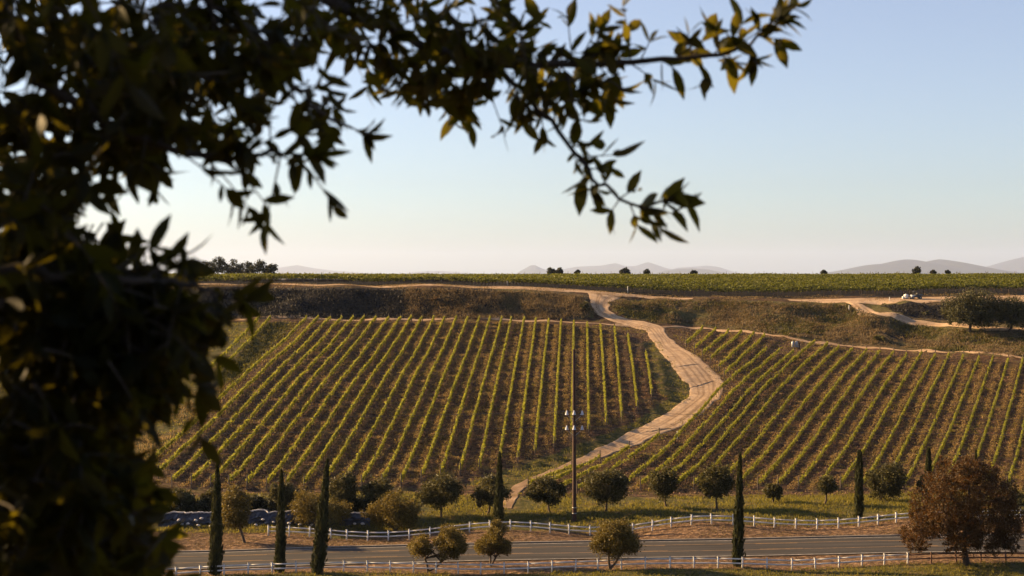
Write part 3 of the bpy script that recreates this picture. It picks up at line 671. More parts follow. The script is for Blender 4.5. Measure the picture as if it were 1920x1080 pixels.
# oaks on the path at the right
tree('oak_tree', 'broad oak with a leaning fork trunk beside the farm path at right', 'oak tree', (1818, 622), [(1795, 572, 20), (1812, 562, 18), (1836, 558, 18), (1852, 572, 20), (1850, 592, 17), (1828, 588, 20), (1802, 592, 17), (1787, 586, 13), (1822, 575, 22), (1865, 585, 14), (1842, 600, 12), (1790, 600, 8)], M_OAK, M_DARKBARK, 17000, .20, .32, 61, 'oaks beside the farm path')
tree('oak_tree', 'smaller oak right of the broad oak at the end of the farm path', 'oak tree', (1891, 625), [(1885, 575, 14), (1900, 572, 15), (1918, 582, 16), (1880, 592, 12), (1900, 592, 17), (1922, 600, 14), (1890, 604, 8), (1945, 590, 18)], M_OAK, M_DARKBARK, 12000, .19, .26, 62, 'oaks beside the farm path')

# olives in a line below the vines
og = 'olive trees between the white fence and the vines'
for i, (base, bx, lab, n) in enumerate([
    ((338, 966), (308, 366, 912, 960), 'grey olive behind the black plastic sheet, half lost in the blurred leaves', 2600),
    ((394, 966), (377, 414, 912, 962), 'narrow grey olive behind the black plastic sheet, left of the leaning golden tree', 2000),
    ((531, 968), (504, 556, 900, 955), 'grey olive standing behind the second cypress from the left', 2600),
    ((643, 966), (612, 674, 882, 950), 'tall grey olive behind the third cypress from the left', 3200),
    ((708, 966), (674, 748, 900, 955), 'low dark olive just behind the spreading golden tree', 2800),
    ((827, 971), (777, 869, 887, 951), 'round dark olive on a single trunk left of the mid-distance cypress', 4200),
    ((915, 966), (884, 958, 893, 949), 'wide low olive partly behind the mid-distance cypress', 3200),
    ((1031, 963), (981, 1069, 891, 946), 'spreading olive just left of the wooden utility pole', 3800),
    ((1136, 959), (1090, 1181, 876, 943), 'large round olive just right of the wooden utility pole', 4600),
    ((1249, 952), (1215, 1270, 876, 933), 'upright olive midway between the utility pole and the tall right cypress', 2800),
    ((1345, 957), (1302, 1379, 872, 936), 'dense olive immediately left of the tall roadside cypress at right', 3600),
    ((1449, 944), (1432, 1466, 905, 936), 'smallest round olive, alone on the grass right of the tall roadside cypress', 1500),
    ((1547, 946), (1530, 1572, 890, 926), 'thin pale young olive left of the blunt cypress', 1100),
    ((1650, 940), (1617, 1702, 868, 934), 'big round olive just right of the blunt cypress', 4400),
    ((1729, 944), (1718, 1742, 887, 925), 'slim green olive half hidden behind the rust coloured tree', 1300),
    ((1886, 946), (1862, 1925, 915, 965), 'low green olive right behind the rust coloured tree', 2400)]):
    tree('olive_tree', lab, 'olive tree', base, box_lobes(*bx, 70 + i, 12), M_OLIVE, M_BARK, int(n * 2.2), .145, .13, 70 + i, og)
gg = 'golden lit trees by the road'
tree('olive_tree', 'golden olive on a leaning bare trunk above the dirt verge, between two cypresses', 'olive tree', (458, 1018), [(437, 926, 15), (432, 946, 18), (447, 960, 19), (432, 976, 16), (450, 978, 14), (456, 940, 15), (422, 962, 11)], M_GOLDOLIVE, M_BARK, 8400, .125, .16, 90, gg)
tree('olive_tree', 'bushy golden olive behind the third cypress, before the plastic sheet', 'olive tree', (600, 990), [(573, 935, 17), (560, 948, 13), (570, 962, 17), (592, 941, 16), (590, 963, 17), (629, 954, 17), (644, 963, 14), (610, 955, 15)], M_GOLDOLIVE, M_BARK, 8800, .125, .15, 91, gg)
tree('olive_tree', 'spreading golden olive with several lobes behind the far white fence', 'olive tree', (741, 998), [(694, 960, 9), (707, 953, 13), (733, 943, 18), (736, 961, 18), (712, 967, 16), (762, 954, 18), (771, 969, 16), (753, 971, 18), (777, 949, 13), (742, 931, 10)], M_GOLDOLIVE, M_BARK, 12400, .125, .15, 92, gg, stems=2)
tree('olive_tree', 'golden olive with two separate crowns on forked stems at the near fence', 'olive tree', (802, 1074), [(788, 1018, 14), (778, 1028, 11), (798, 1028, 12), (787, 1032, 11), (835, 998, 13), (848, 1010, 19), (860, 1026, 13), (844, 1030, 15), (826, 1018, 12), (852, 1036, 10)], M_GOLDOLIVE, M_BARK, 13000, .105, .12, 93, gg, stems=2, yspread=.4)
tree('olive_tree', 'three lobed golden olive behind the near fence, left of the ball shaped one', 'olive tree', (920, 1062), [(934, 992, 14), (907, 1024, 14), (946, 1024, 12), (926, 1010, 15), (897, 1026, 9), (920, 1022, 14), (938, 1028, 11), (930, 982, 8)], M_GOLDOLIVE, M_BARK, 11200, .105, .11, 94, gg, stems=2, yspread=.5)
tree('olive_tree', 'ball shaped golden olive on a slim forked trunk at the near fence', 'olive tree', (1144, 1069), [(1150, 1005, 26), (1128, 1018, 18), (1176, 1015, 20), (1166, 995, 17), (1140, 995, 17), (1121, 1025, 11), (1184, 1026, 11), (1152, 1024, 18)], M_GOLDOLIVE, M_BARK, 18000, .105, .12, 95, gg, stems=2)
tree('rust_tree', 'large rust brown tree with a wide ragged crown by the road at right', 'tree', (1813, 1060), [(1712, 1008, 17), (1735, 985, 25), (1752, 945, 27), (1760, 908, 23), (1790, 886, 23), (1820, 880, 22), (1848, 890, 23), (1868, 915, 22), (1800, 935, 34), (1840, 950, 36), (1880, 960, 26), (1893, 990, 23), (1890, 1018, 13), (1845, 1000, 30), (1800, 995, 32), (1770, 975, 30), (1835, 1020, 15), (1800, 1022, 13), (1730, 1018, 13), (1870, 1005, 16), (1722, 965, 12), (1778, 868, 9), (1806, 862, 8)], M_RUST, M_DARKBARK, 58000, .11, .3, 96, upward=.5, core=.68, clump=.12)

# ------------------------------------------------------------------ cypresses
def cypress(label, base_px, top_px, wpx, seed, blunt=False, base=None, n=4200):
    r = np.random.default_rng(seed); b0 = hit(*base_px) if base is None else base; d = b0[1]; mpx = d / FPX
    top = P(top_px[0], top_px[1], d); h = top[2] - b0[2]; lean = np.array([top[0] - b0[0], 0]); R0 = wpx * mpx / 2
    def prof(t): return R0 * np.where(t < .12, .72 + 2.3 * t, 1.0) * (np.clip(1 - t, 0, 1) ** (.28 if blunt else .62)) * (1 if blunt else 1.1)
    root = thing('cypress_tree', label, 'cypress', b0, 'slim cypresses along the road')
    T = MB(); T.tube([b0 + [0, 0, -.2], b0 + [lean[0] * .05, 0, h * .05], b0 + [lean[0] * .5, 0, h * .5]], [R0 * .3, R0 * .28, R0 * .12], 8); T.build('trunk', M_DARKBARK, root, b0)
    B = MB()
    def bend(t): return lean[0] * (t ** .85)
    tt = np.linspace(.02, .97, 30); pts = np.stack([b0[0] + bend(tt), np.full(30, d), b0[2] + tt * h], -1)
    B.tube(pts, prof(tt) * .78, 10, 0)
    nn = n; t = r.random(nn) ** 1.05; th = r.uniform(0, 2 * math.pi, nn)
    lump = 1 + .28 * vnoise(th * 3, t * 14, 1.0, seed) + .20 * vnoise(th * 5, t * 40, 1.0, seed + 3)
    rad = prof(t) * lump * r.uniform(.78, 1.06, nn) * np.where(r.random(nn) < .06, 1.28, 1)
    c = np.stack([b0[0] + bend(t) + rad * np.cos(th), d + rad * np.sin(th), b0[2] + .02 * h + t * h * .985], -1)
    a = np.stack([np.cos(th) * .28, np.sin(th) * .28, np.ones(nn)], -1) + r.normal(0, .14, (nn, 3)); a /= np.linalg.norm(a, axis=1)[:, None]
    w = np.cross(a, np.stack([np.cos(th), np.sin(th), np.zeros(nn)], -1) + r.normal(0, .5, (nn, 3))); w /= np.linalg.norm(w, axis=1)[:, None]
    s = r.uniform(.16, .34, nn)
    B.diamonds(c, a * s[:, None], w * (s * .3)[:, None], 0, np.clip(r.normal(.5, .2, nn) + (lump - 1), 0, 1))
    B.build('crown', M_CYPRESS, root, b0)
cypress('thick tall cypress at the near fence, first from the left beside the blurred leaves', (403, 1079), (408, 868), 22, 1)
cypress('slim straight cypress, second from the left by the near fence', (525, 1074), (528, 884), 18, 2)
cypress('leaning cypress tilting to the right, third from the left by the near fence', (594, 1077), (614, 864), 24, 3)
cypress('dark slender cypress on the bank before the foot of the dirt track', (934, 986), (937, 850), 16, 4)
cypress('tallest cypress on the right half, standing at the near fence', (1382, 1063), (1388, 853), 19, 5)
cypress('blunt topped cypress behind the far white fence, beside the big round olive', (1610, 972), (1612, 847), 15, 6, True)
cypress('short blunt cypress rising left behind the rust coloured tree', (1740, 943), (1741, 842), 12, 7, True)
cypress('thin cypress tip poking up behind the top of the rust coloured tree', (1829, 941), (1830, 848), 7, 8)

# ------------------------------------------------------------------ fences
def fence(name, label, pts, m, ph, rails_h, start_rail=None, post_w=.13, skip=0, sagr=None):
    pts = [np.asarray(p, float) for p in pts]; o = pts[0]
    root = thing(name, label, 'fence', o)
    b = MB(); b.box((0, 0, ph / 2 - .15), (post_w, post_w, ph + .3)); b.box((0, 0, ph + .02), (post_w + .045, post_w + .045, .04))
    c = post_w / 2; b.add([[-c, -c, ph + .04], [c, -c, ph + .04], [c, c, ph + .04], [-c, c, ph + .04], [0, 0, ph + .11]], [[0, 1, 4, 4], [1, 2, 4, 4], [2, 3, 4, 4], [3, 0, 4, 4]][:0] or [[0, 1, 2, 4], [0, 4, 2, 3]])
    src = b.build('post', m)
    for i, p in enumerate(pts):
        if i < skip: continue
        if i == skip: src.parent = root; src.location = p - o
        else:
            w_ = instance(src, 'post', root, p - o, rng.normal(0, .03)); w_.rotation_euler = (rng.normal(0, .02), rng.normal(0, .025), rng.normal(0, .04))
    for hgt in rails_h:
        q = MB()
        for p0, p1 in zip(pts[:-1], pts[1:]):
            dlt = p1 - p0; L = float(np.hypot(dlt[0], dlt[1])); mid = (p0 + p1) / 2 + [0, 0, hgt]
            q.box(mid, (L - .002, .045, .135), math.atan2(dlt[1], dlt[0]), 0, dlt[2] / max(L, .1))
        q.build('rail', m, root, o)
    return root
NEARF = [(285, 1083), (330, 1081.5), (375, 1080), (420, 1078), (465, 1077), (510, 1075), (555, 1072.5), (600, 1072), (644, 1071), (688, 1071.5), (731, 1072), (775, 1073), (817, 1074), (859, 1074), (901, 1074), (945, 1074.6), (990, 1075), (1035, 1073.8), (1079, 1070), (1121, 1067.5), (1165, 1065.5), (1210, 1064.8), (1256, 1063.5), (1301, 1062.3), (1346, 1063.2), (1392, 1064), (1438, 1066), (1485, 1067.5), (1529, 1065), (1573, 1062), (1616, 1060), (1658, 1057.6), (1702, 1055), (1746, 1054), (1793, 1053), (1839, 1053), (1886, 1053), (1932, 1052.5), (1978, 1052), (2024, 1052), (2070, 1051.5)]
def on_ground(px, py, d):
    p = P(px, py, d); p[2] = float(hz(p[0], d)); return p
fence('rail_fence', 'near white two rail fence running along the bottom of the photo', [on_ground(x, y, 143.2) for x, y in NEARF[:33]], M_FENCE, 1.12, (.95, .50))
fence('rail_fence', 'brown two rail fence continuing the white one under the rust tree', [on_ground(x, y, 143.2) for x, y in NEARF[32:]], M_BROWNFENCE, 1.05, (.92, .48), skip=1)
fence('rail_fence', 'far white two rail fence winding over mounds beyond the road', [on_ground(x, y, 166) for x, y in FARF], M_FENCE, 1.2, (.98, .52), post_w=.15)

# ------------------------------------------------------------------ utility pole with wires
b0 = hit(1077, 977); d = b0[1]; zt = P(1076, 655, d)[2]; h = zt - b0[2]
root = thing('utility_pole', 'tall reddish wooden utility pole with white insulators on two crossarms', 'utility pole', b0)
t = np.linspace(0, 1, 12); MB().tube(np.stack([b0[0] + 0 * t - .06 * t, d + 0 * t, b0[2] - .3 + (h + .3) * t], -1), .27 - .12 * t, 12).build('pole', M_POLE, root, b0, smooth=True)
for zz in (.9, 1.6): MB().lathe((b0[0], d, b0[2] + zz), [(.27, -.05), (.285, -.05), (.285, .05), (.27, .05)], 12).build('band', M_STEEL, root, b0)
lev = []
for py in (779, 807):
    z = P(1077, py, d)[2]; lev.append(z)
    arm = MB(); arm.box((b0[0], d - .24, z), (2.1, .07, .06)); ao = arm.build('crossarm', M_POLE, root, b0)
    bb = MB()
    for sx in (-1, 1): bb.tube([(b0[0] + sx * .75, d - .17, z - .05), (b0[0], d - .13, z - .7)], .03, 5)
    bb.build('brace', M_STEEL, root, b0)
    for ox in (-.93, -.05, .93):
        MB().lathe((b0[0] + ox, d - .24, z + .06), [(.05, 0), (.05, .04), (.24, .05), (.22, .10), (.15, .14), (.20, .22), (.12, .30), (.14, .38), (.07, .46), (.08, .54), (.0, .58)], 12).build('insulator', M_CERAMIC, root, b0, smooth=True)
for z, ps, nm in ((lev[0] + .55, 6, 'upper thin power line crossing the vineyard view'), (lev[1] + .55, 4, 'lower thin power line crossing the vineyard view')):
    xs = np.linspace(-90, 110, 60); w = MB(); x0 = b0[0]
    sag = np.where(xs < x0, ((xs - x0) / 100) * ((xs - x0) / 100 + 1.4) * 2.2, ((xs - x0) / 100) * ((xs - x0) / 100 - 1.4) * 2.2)
    w.tube(np.stack([xs, np.full(60, d - .24), z + np.where(np.abs(xs - x0) < 1e9, sag, 0)], -1), .02, 4)
    o = w.build('power_line', M_WIRE, None, (x0, d, z)); tag(o, nm, 'wire')

# ------------------------------------------------------------------ plastic sheet, bags, stakes, equipment
r_ = np.random.default_rng(77)
def sheet(label, x0, x1, py0, py1, seed):
    A = hit(x0, py1); B = hit(x1, py1); n = int(np.linalg.norm(B - A) / .10); m_ = 22
    hgt = (py1 - py0) / FPX * A[1]
    s = np.linspace(0, 1, n); v = np.linspace(0, 1, m_); S, V = np.meshgrid(s, v)
    X = A[0] + (B[0] - A[0]) * S; L = X
    wr = .30 * vnoise(L + V * 1.3, V * 2.2, .8, seed) + .20 * vnoise(L - V * 1.2, V * 2, .42, seed + 1) + .10 * vnoise(L + V * .4, V * 2, .22, seed + 2)
    Y = A[1] + (B[1] - A[1]) * S + V * .9 - .25 * np.sin(V * math.pi) + wr
    Z = hz(X, A[1] + (B[1] - A[1]) * S) - .1 + hgt * V * (1 + .10 * vnoise(L, V * 0, 1.9, seed + 2)) + wr * .3
    b = MB(); i = np.arange(m_ - 1)[:, None] * n + np.arange(n - 1)[None]; b.add(np.stack([X, Y, Z], -1), np.stack([i, i + 1, i + n + 1, i + n], -1))
    # the sheet goes on over the top of the heap
    X2 = np.stack([X[-1], X[-1]]); Y2 = np.stack([Y[-1], Y[-1] + 2.6]); Z2 = np.stack([Z[-1], Z[-1] - .35]); i = np.arange(n - 1)
    b.add(np.stack([X2, Y2, Z2], -1), np.stack([i, i + 1, i + n + 1, i + n], -1))
    o = b.build('plastic_sheet', M_TARP, None, tuple(A), smooth=True); tag(o, label, 'plastic sheet'); 
    e = MB(); e.tube(np.stack([X[-1], Y[-1] - .04, Z[-1] + .02], -1), .07 + .05 * np.abs(vnoise(X[-1], X[-1] * 0, .8, 3)), 6); e.build('edge_glint', M_BAG, o, tuple(A), smooth=True)  # pale tube standing in for sky reflected along the sheet's top edge
    return lambda px, vv: (np.interp(px, [x0, x1], [A[0], B[0]]), vv)
sheet('dark plastic sheet over a long heap behind the far verge, at the left', 296, 592, 963, 988, 1)
sheet('shorter dark plastic sheet with pale folds left of the spreading golden olive', 636, 694, 964, 985, 9)
def bag(px, py, d0, w, label, lift):
    p = hit(px, 988); p = P(px, py, p[1] - .42); b = MB(); n = 10
    th = np.linspace(0, math.pi, 7); prof = [(w * math.sin(a) * (1 + .12 * r_.normal()), -w * .72 * math.cos(a)) for a in th]; prof[0] = (0.001, prof[0][1]); prof[-1] = (.001, prof[-1][1])
    b.lathe(p, prof, n); o = b.build('sandbag', M_BAG, None, tuple(p), smooth=True); o.scale = (1.25, .8, 1); o.rotation_euler = (0, r_.normal(0, .3), 0)
    tag(o, label, 'sandbag', 'white bags weighing down the plastic sheet')
SB = [(335, 975), (341, 983), (352, 982), (367, 975), (378, 972), (372, 985), (493, 974), (513, 979), (542, 981), (562, 983), (395, 986), (584, 984), (480, 984), (604, 979), (665, 982), (680, 982)]
for i, (x, y) in enumerate(SB): bag(x, y, 0, .13 + .08 * r_.random(), ['white bag on the dark plastic sheet left of the first cypress', 'white bag on the dark plastic sheet between the second cypress and the leaning golden olive', 'white bag at the foot of the dark sheet right of the second cypress', 'white bag before the shorter dark sheet'][0 if x < 390 else 1 if x < 520 else 2 if x < 610 else 3], 0)

def stake(px, py_base, hpx, label, m=M_WHITE, wd=.13):
    p = hit(px, py_base); hh = hpx / FPX * p[1]; b = MB(); b.box((0, 0, hh / 2 - .1), (wd, wd, hh + .2)); b.box((0, 0, hh + .03), (wd * 1.25, wd * 1.25, .06)); b.box((0, -wd * .52, hh * .8), (wd * .8, .012, .12))
    o = b.build('marker_post', m, None, (0, 0, 0)); o.location = p; tag(o, label, 'marker post', 'marker posts')
stake(951, 536, 12, 'white marker post at the plateau edge before the vine rows, above the hillside centre')
stake(1177, 550, 13, 'white marker post beside the plateau road just right of the track junction')
stake(1592, 583, 10, 'short white marker post where the farm path leaves the plateau road')
stake(1668, 566, 8, 'small yellowish marker post on the plateau road left of the parked cart')
stake(1270, 824, 14, 'grey marker post among the vine rows below the bend of the dirt track')
stake(276, 764, 16, 'thin red stake standing on the sandy clearing, right one', M_REDPIPE, .07); stake(253, 770, 14, 'thin red stake standing on the sandy clearing, left one', M_REDPIPE, .07)

# parked utility cart and white tank on the plateau road
p = hit(1716, 561); root = thing('utility_cart', 'small dark utility cart with a white hood parked on the plateau road', 'utility cart', p, rz=.05)
B = MB(); B.box((.45, 0, .62), (1.7, 1.2, .36)); B.box((1.1, 0, .95), (.9, 1.25, .34)); B.box((.2, 0, .75), (.5, 1.1, .25)); B.build('body', M_DARKBODY, root)
B = MB(); B.box((-.72, 0, .66), (.75, 1.15, .5), tilt=.12); B.box((-.72, 0, .95), (.55, 1.0, .08)); B.build('hood', M_WHITE, root)
B = MB(); B.box((.1, 0, 1.82), (1.25, 1.2, .06)); B.build('roof', M_DARKBODY, root)
for sx, sy in ((-.42, -.52), (-.42, .52), (.6, -.52), (.6, .52)): MB().tube([(sx - (.15 if sx < 0 else 0), sy, .85), (sx, sy, 1.8)], .03, 6).build('roof_post', M_BLACK, root)
B = MB(); B.box((.18, 0, 1.0), (.45, 1.05, .14)); B.box((.42, 0, 1.25), (.12, 1.05, .45)); B.build('seat', M_BLACK, root)
for sx, sy in ((-.72, -.58), (-.72, .58), (1.05, -.58), (1.05, .58)):
    w = MB(); w.tube([(sx, sy - .12, .32), (sx, sy + .12, .32)], .32, 14); wo_ = w.build('wheel', M_BLACK, root)
    w = MB(); w.tube([(sx, sy - .13, .32), (sx, sy + .13, .32)], .15, 10); w.build('rim', M_STEEL, wo_)
p = hit(1699, 561); root = thing('water_tank', 'squat white water tank on a pallet beside the parked cart', 'tank', p)
MB().lathe((0, 0, .18), [(.0, 0), (.52, 0), (.56, .06), (.56, .3), (.54, .33), (.56, .36), (.56, .75), (.5, .86), (.2, .95), (.2, 1.02), (0, 1.02)], 16).build('tank_body', M_WHITE, root, smooth=True)
B = MB()
for y in (-.5, -.25, 0, .25, .5): B.box((0, y, .15), (1.25, .16, .03))
for x in (-.5, 0, .5): B.box((x, 0, .065), (.1, 1.2, .13))
B.build('pallet', M_POST, root)
p = hit(1693.5, 561); root = thing('water_drum', 'small white drum left of the squat white water tank', 'drum', p)
MB().lathe((0, 0, 0), [(0, 0), (.27, 0), (.29, .04), (.28, .3), (.3, .33), (.28, .36), (.28, .62), (.25, .66), (0, .66)], 12).build('drum_body', M_WHITE, root, smooth=True)
# irrigation filter station at the top of the right block
p = hit(1490, 654); root = thing('irrigation_filter', 'grey irrigation filter of two upright steel tanks above the right vine block', 'filter station', p)
for x in (-.36, .36):
    t_ = MB().lathe((x, 0, .25), [(0, 0), (.2, .03), (.31, .12), (.31, 1.05), (.2, 1.2), (.06, 1.26), (.06, 1.36), (0, 1.36)], 14).build('filter_tank', M_STEEL, root, smooth=True)
    for k in range(3):
        a = k * 2.1 + .5; MB().tube([(x + .24 * math.cos(a), .24 * math.sin(a), -.1), (x + .24 * math.cos(a), .24 * math.sin(a), .4)], .03, 5).build('leg', M_BLACK, t_)
MB().tube([(-.7, -.35, .35), (.9, -.35, .35), (.9, -.35, .05)], .07, 8).build('pipe', M_STEEL, root)
MB().box((.95, .1, .5), (.3, .4, 1.0)).box((.95, .1, 1.03), (.36, .46, .06)).build('control_box', M_BLACK, root)

# ------------------------------------------------------------------ grass, weeds and brush
def scatter(name, n, rect, test, blades, hh, ww, m, seed, spread, lean=.5, patch=None):
    r = np.random.default_rng(seed); x = r.uniform(rect[0], rect[1], n * 3); y = r.uniform(rect[2], rect[3], n * 3)
    if patch: k = vnoise(x, y, patch[0], seed) + .5 * vnoise(x, y, patch[0] / 3, seed + 1) > r.uniform(-1, 1, len(x)) * .4 + patch[1]; x, y = x[k], y[k]
    z = hz(x, y)
    if test is not None: px, py = proj(x, y, z); k = test(px, py, x, y); x, y, z = x[k], y[k], z[k]
    x, y, z = x[:n], y[:n], z[:n]; q = len(x); c = np.repeat(np.stack([x, y, z], -1), blades, 0); k = len(c)
    sc = np.repeat(r.uniform(.5, 1.3, q), blades); tone = np.clip(np.repeat(r.normal(.5, .2, q), blades) + r.normal(0, .12, k), 0, 1)
    c[:, :2] += r.normal(0, spread, (k, 2)) * sc[:, None]; c[:, 2] = hz(c[:, 0], c[:, 1])
    up = np.stack([r.normal(0, lean, k), r.normal(0, lean, k), np.ones(k)], -1); up /= np.linalg.norm(up, axis=1)[:, None]
    s = hh * sc * r.uniform(.6, 1.2, k); side = np.cross(up, r.normal(size=(k, 3))); side /= np.linalg.norm(side, axis=1)[:, None]
    b = MB(); b.diamonds(c + up * (s * .42)[:, None], up * (s * .5)[:, None], side * (ww * sc)[:, None], 0, tone)
    return kind(b.build(name, m), 'stuff')
CLODTEST = lambda a, b, x, y: inpoly(a, b, LBLOCK) | inpoly(a, b, RBLOCK)
LBLOCK = [(555, 600), (1215, 612), (1240, 750), (1100, 830), (900, 890), (280, 918), (270, 880)]
RBLOCK = [(1250, 615), (1420, 625), (1600, 655), (2100, 690), (2100, 925), (960, 930), (1180, 845), (1360, 735)]
scatter('verge_grass', 14000, (-62, 75, 128, 143.4), None, 4, .30, .022, M_GRASS, 1, .14, .4, (5.0, -.5))
scatter('meadow_grass', 22000, (-75, 85, 167, 188.5), None, 4, .40, .03, M_GRASS, 2, .18, .4, (6.0, -.35))
scatter('meadow_grass', 9000, (-110, -30, 188, 312), lambda a, b, x, y: inpoly(a, b, [(-300, 604), (555, 604), (290, 880), (280, 910), (-300, 910)]), 4, .45, .045, M_GRASS, 3, .25, .4, (7.0, -.2))
scatter('meadow_grass', 4200, (-6, 45, 188, 300), lambda a, b, x, y: inpoly(a, b, [(1215, 640), (1235, 640), (1285, 720), (1295, 750), (1180, 815), (1000, 900), (880, 915), (880, 900), (1000, 865), (1180, 795), (1245, 750)]), 4, .4, .04, M_GRASS, 4, .22, .4, (4.0, -.3))
scatter('dry_litter', 8000, (-70, 80, 158.9, 168), None, 3, .14, .03, M_WEED, 5, .14, .9, (4.0, -.1))
scatter('dry_litter', 5000, (-70, 80, 142.5, 149), None, 3, .10, .02, M_WEED, 6, .12, .9, (3.0, .05))
scatter('vineyard_weeds', 14000, (-62, 90, 188, 314), lambda a, b, x, y: inpoly(a, b, LBLOCK) | inpoly(a, b, RBLOCK), 4, .22, .045, M_WEED, 7, .22, .7, (5.0, -.1))
scatter('vineyard_weeds', 9000, (-62, 90, 188, 314), lambda a, b, x, y: inpoly(a, b, LBLOCK) | inpoly(a, b, RBLOCK), 4, .25, .05, M_GRASS, 8, .22, .6, (6.0, .1))
scatter('soil_clods', 26000, (-62, 90, 188, 314), CLODTEST, 3, .20, .085, M_CLOD, 21, .28, 1.6, (3.0, -.25))
BANKR = [(1140, 566), (1300, 563), (1480, 570), (1590, 572), (1640, 594), (1700, 608), (1820, 622), (2150, 630), (2150, 684), (1920, 668), (1700, 652), (1500, 632), (1320, 609), (1240, 606), (1165, 592)]
scatter('bank_brush', 15000, (0, 160, 262, 332), lambda a, b, x, y: inpoly(a, b, BANKR), 10, .50, .05, M_BRUSH, 9, .34, .6, (6.0, -.25))
scatter('bank_brush', 10000, (0, 160, 262, 332), lambda a, b, x, y: inpoly(a, b, BANKR), 10, .48, .07, M_GREENBRUSH, 10, .36, .7, (8.0, -.2))
BANKM = [(760, 541), (1000, 549), (1090, 556), (1120, 590), (1060, 598), (760, 596)]
scatter('bank_brush', 4200, (-40, 30, 309, 334), lambda a, b, x, y: inpoly(a, b, BANKM), 10, .5, .05, M_BRUSH, 11, .34, .6)
BANKL = [(-400, 540), (880, 544), (900, 596), (-400, 597)]
scatter('shade_dark_brush', 6000, (-130, 2, 309, 334), lambda a, b, x, y: inpoly(a, b, BANKL), 9, .50, .06, M_DARKBRUSH, 12, .36, .7)
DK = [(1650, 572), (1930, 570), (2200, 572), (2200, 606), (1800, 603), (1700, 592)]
scatter('shade_dark_brush', 2400, (80, 170, 290, 332), lambda a, b, x, y: inpoly(a, b, DK), 9, .45, .06, M_DARKBRUSH, 13, .36, .7)
scatter('plateau_grass', 5000, (-120, 130, 326, 339), None, 4, .3, .04, M_WEED, 14, .2, .5, (5.0, 0.0))
scatter('golden_weeds', 5000, (-75, -30, 190, 300), lambda a, b, x, y: inpoly(a, b, [(395, 735), (470, 690), (540, 640), (300, 860), (270, 880), (180, 780), (300, 735)]), 5, .5, .05, M_COVER, 22, .3, .5, (6.0, -.2))
GAP = [(500, 606), (556, 606), (440, 720), (400, 720)]
scatter('gap_weeds', 1600, (-62, -35, 250, 312), lambda a, b, x, y: inpoly(a, b, GAP), 9, .5, .07, M_GREENBRUSH, 15, .3, .7)
# a few bushes that stand out
def bush(label, px, py, wpx, hpx, m, seed, n=500):
    p = hit(px, py); L = box_lobes(px - wpx / 2, px + wpx / 2, py - hpx, py + 1, seed, 6); r = np.random.default_rng(seed); mpx = p[1] / FPX
    lo = [(P(x, y, p[1])[0], p[1] + r.normal(0, .25) * wpx * mpx, P(x, y, p[1])[2], q * mpx) for x, y, q in L]
    root = thing('bush', label, 'bush', p); crown_mesh(lo, n, .2, r).build('foliage', m, root, p)
bush('rust coloured bush on the dark bank under the plateau edge', 817, 566, 16, 9, M_RUST, 1)
bush('dark green bush alone on the shaded slope left of the oaks', 1735, 591, 14, 8, M_OAK, 2)
bush('yellow green bush on the scrubby bank below the farm path', 1648, 638, 22, 10, M_GREENBRUSH, 3)
bush('dark shrub at the edge of the track junction, on the end of the bank', 1096, 580, 18, 14, M_OAK, 4, 700)
for i, (x, w_, hp, lab) in enumerate([(322, 44, 30, 'dark shrub added for the shade at the left end, behind the plastic sheet'), (352, 46, 34, 'dark shrub added for the shade behind the plastic sheet, second from its left end'), (384, 44, 32, 'dark shrub added for the shade behind the plastic sheet near the first cypress'), (424, 48, 34, 'dark shrub added for the shade behind the plastic sheet and the leaning golden olive'), (478, 54, 36, 'dark shrub added for the shade behind the plastic sheet between the leaning olive and second cypress'), (508, 40, 32, 'dark shrub added for the shade just left of the second cypress, behind the plastic sheet'), (560, 48, 34, 'dark shrub added for the shade behind the plastic sheet right of the second cypress'), (655, 54, 34, 'dark shrub added for the shade right of the third cypress, behind the shorter sheet'), (692, 48, 36, 'dark shrub added for the shade behind the right end of the shorter plastic sheet')]):  # shrubs made up to fill in the dark shade behind the sheet
    bush(lab, x, 966, w_, hp, M_SHADESHRUB, 20 + i, 2600)

# ------------------------------------------------------------------ the tree we look out from under
LT_ = [(s, w) for s in (0, .18, .42, .68, 1.0) for w in (-1, 0, 1)]
LTS = np.array([s for s, w in LT_]); LTW = np.array([w for s, w in LT_]); WP = np.interp(LTS, [0, .18, .42, .68, 1.0], [.12, .70, 1.0, .84, .05])
LF = np.array([[3*i + j, 3*i + j + 1, 3*i + j + 4, 3*i + j + 3] for i in range(4) for j in range(2)])
def add_leaves(b, base, dirv, side, L, Wd, r):
    n = len(base); nrm = np.cross(dirv, side)
    fold = r.uniform(.05, .45, n); curl = r.normal(.12, .16, n)
    v = base[:, None] + dirv[:, None] * (L[:, None] * LTS)[..., None] + side[:, None] * (Wd[:, None] * WP * LTW)[..., None] \
        + nrm[:, None] * ((Wd * fold)[:, None] * WP * np.abs(LTW) - (L * curl)[:, None] * LTS ** 2)[..., None]
    f = (LF[None] + (np.arange(n) * 15)[:, None, None]).reshape(-1, 4)
    b.add(v.reshape(-1, 3), f, 0, np.repeat(np.clip(r.normal(.45, .22, n), 0, 1), 15))
def unit(a): return a / (np.linalg.norm(a, axis=-1, keepdims=True) + 1e-9)
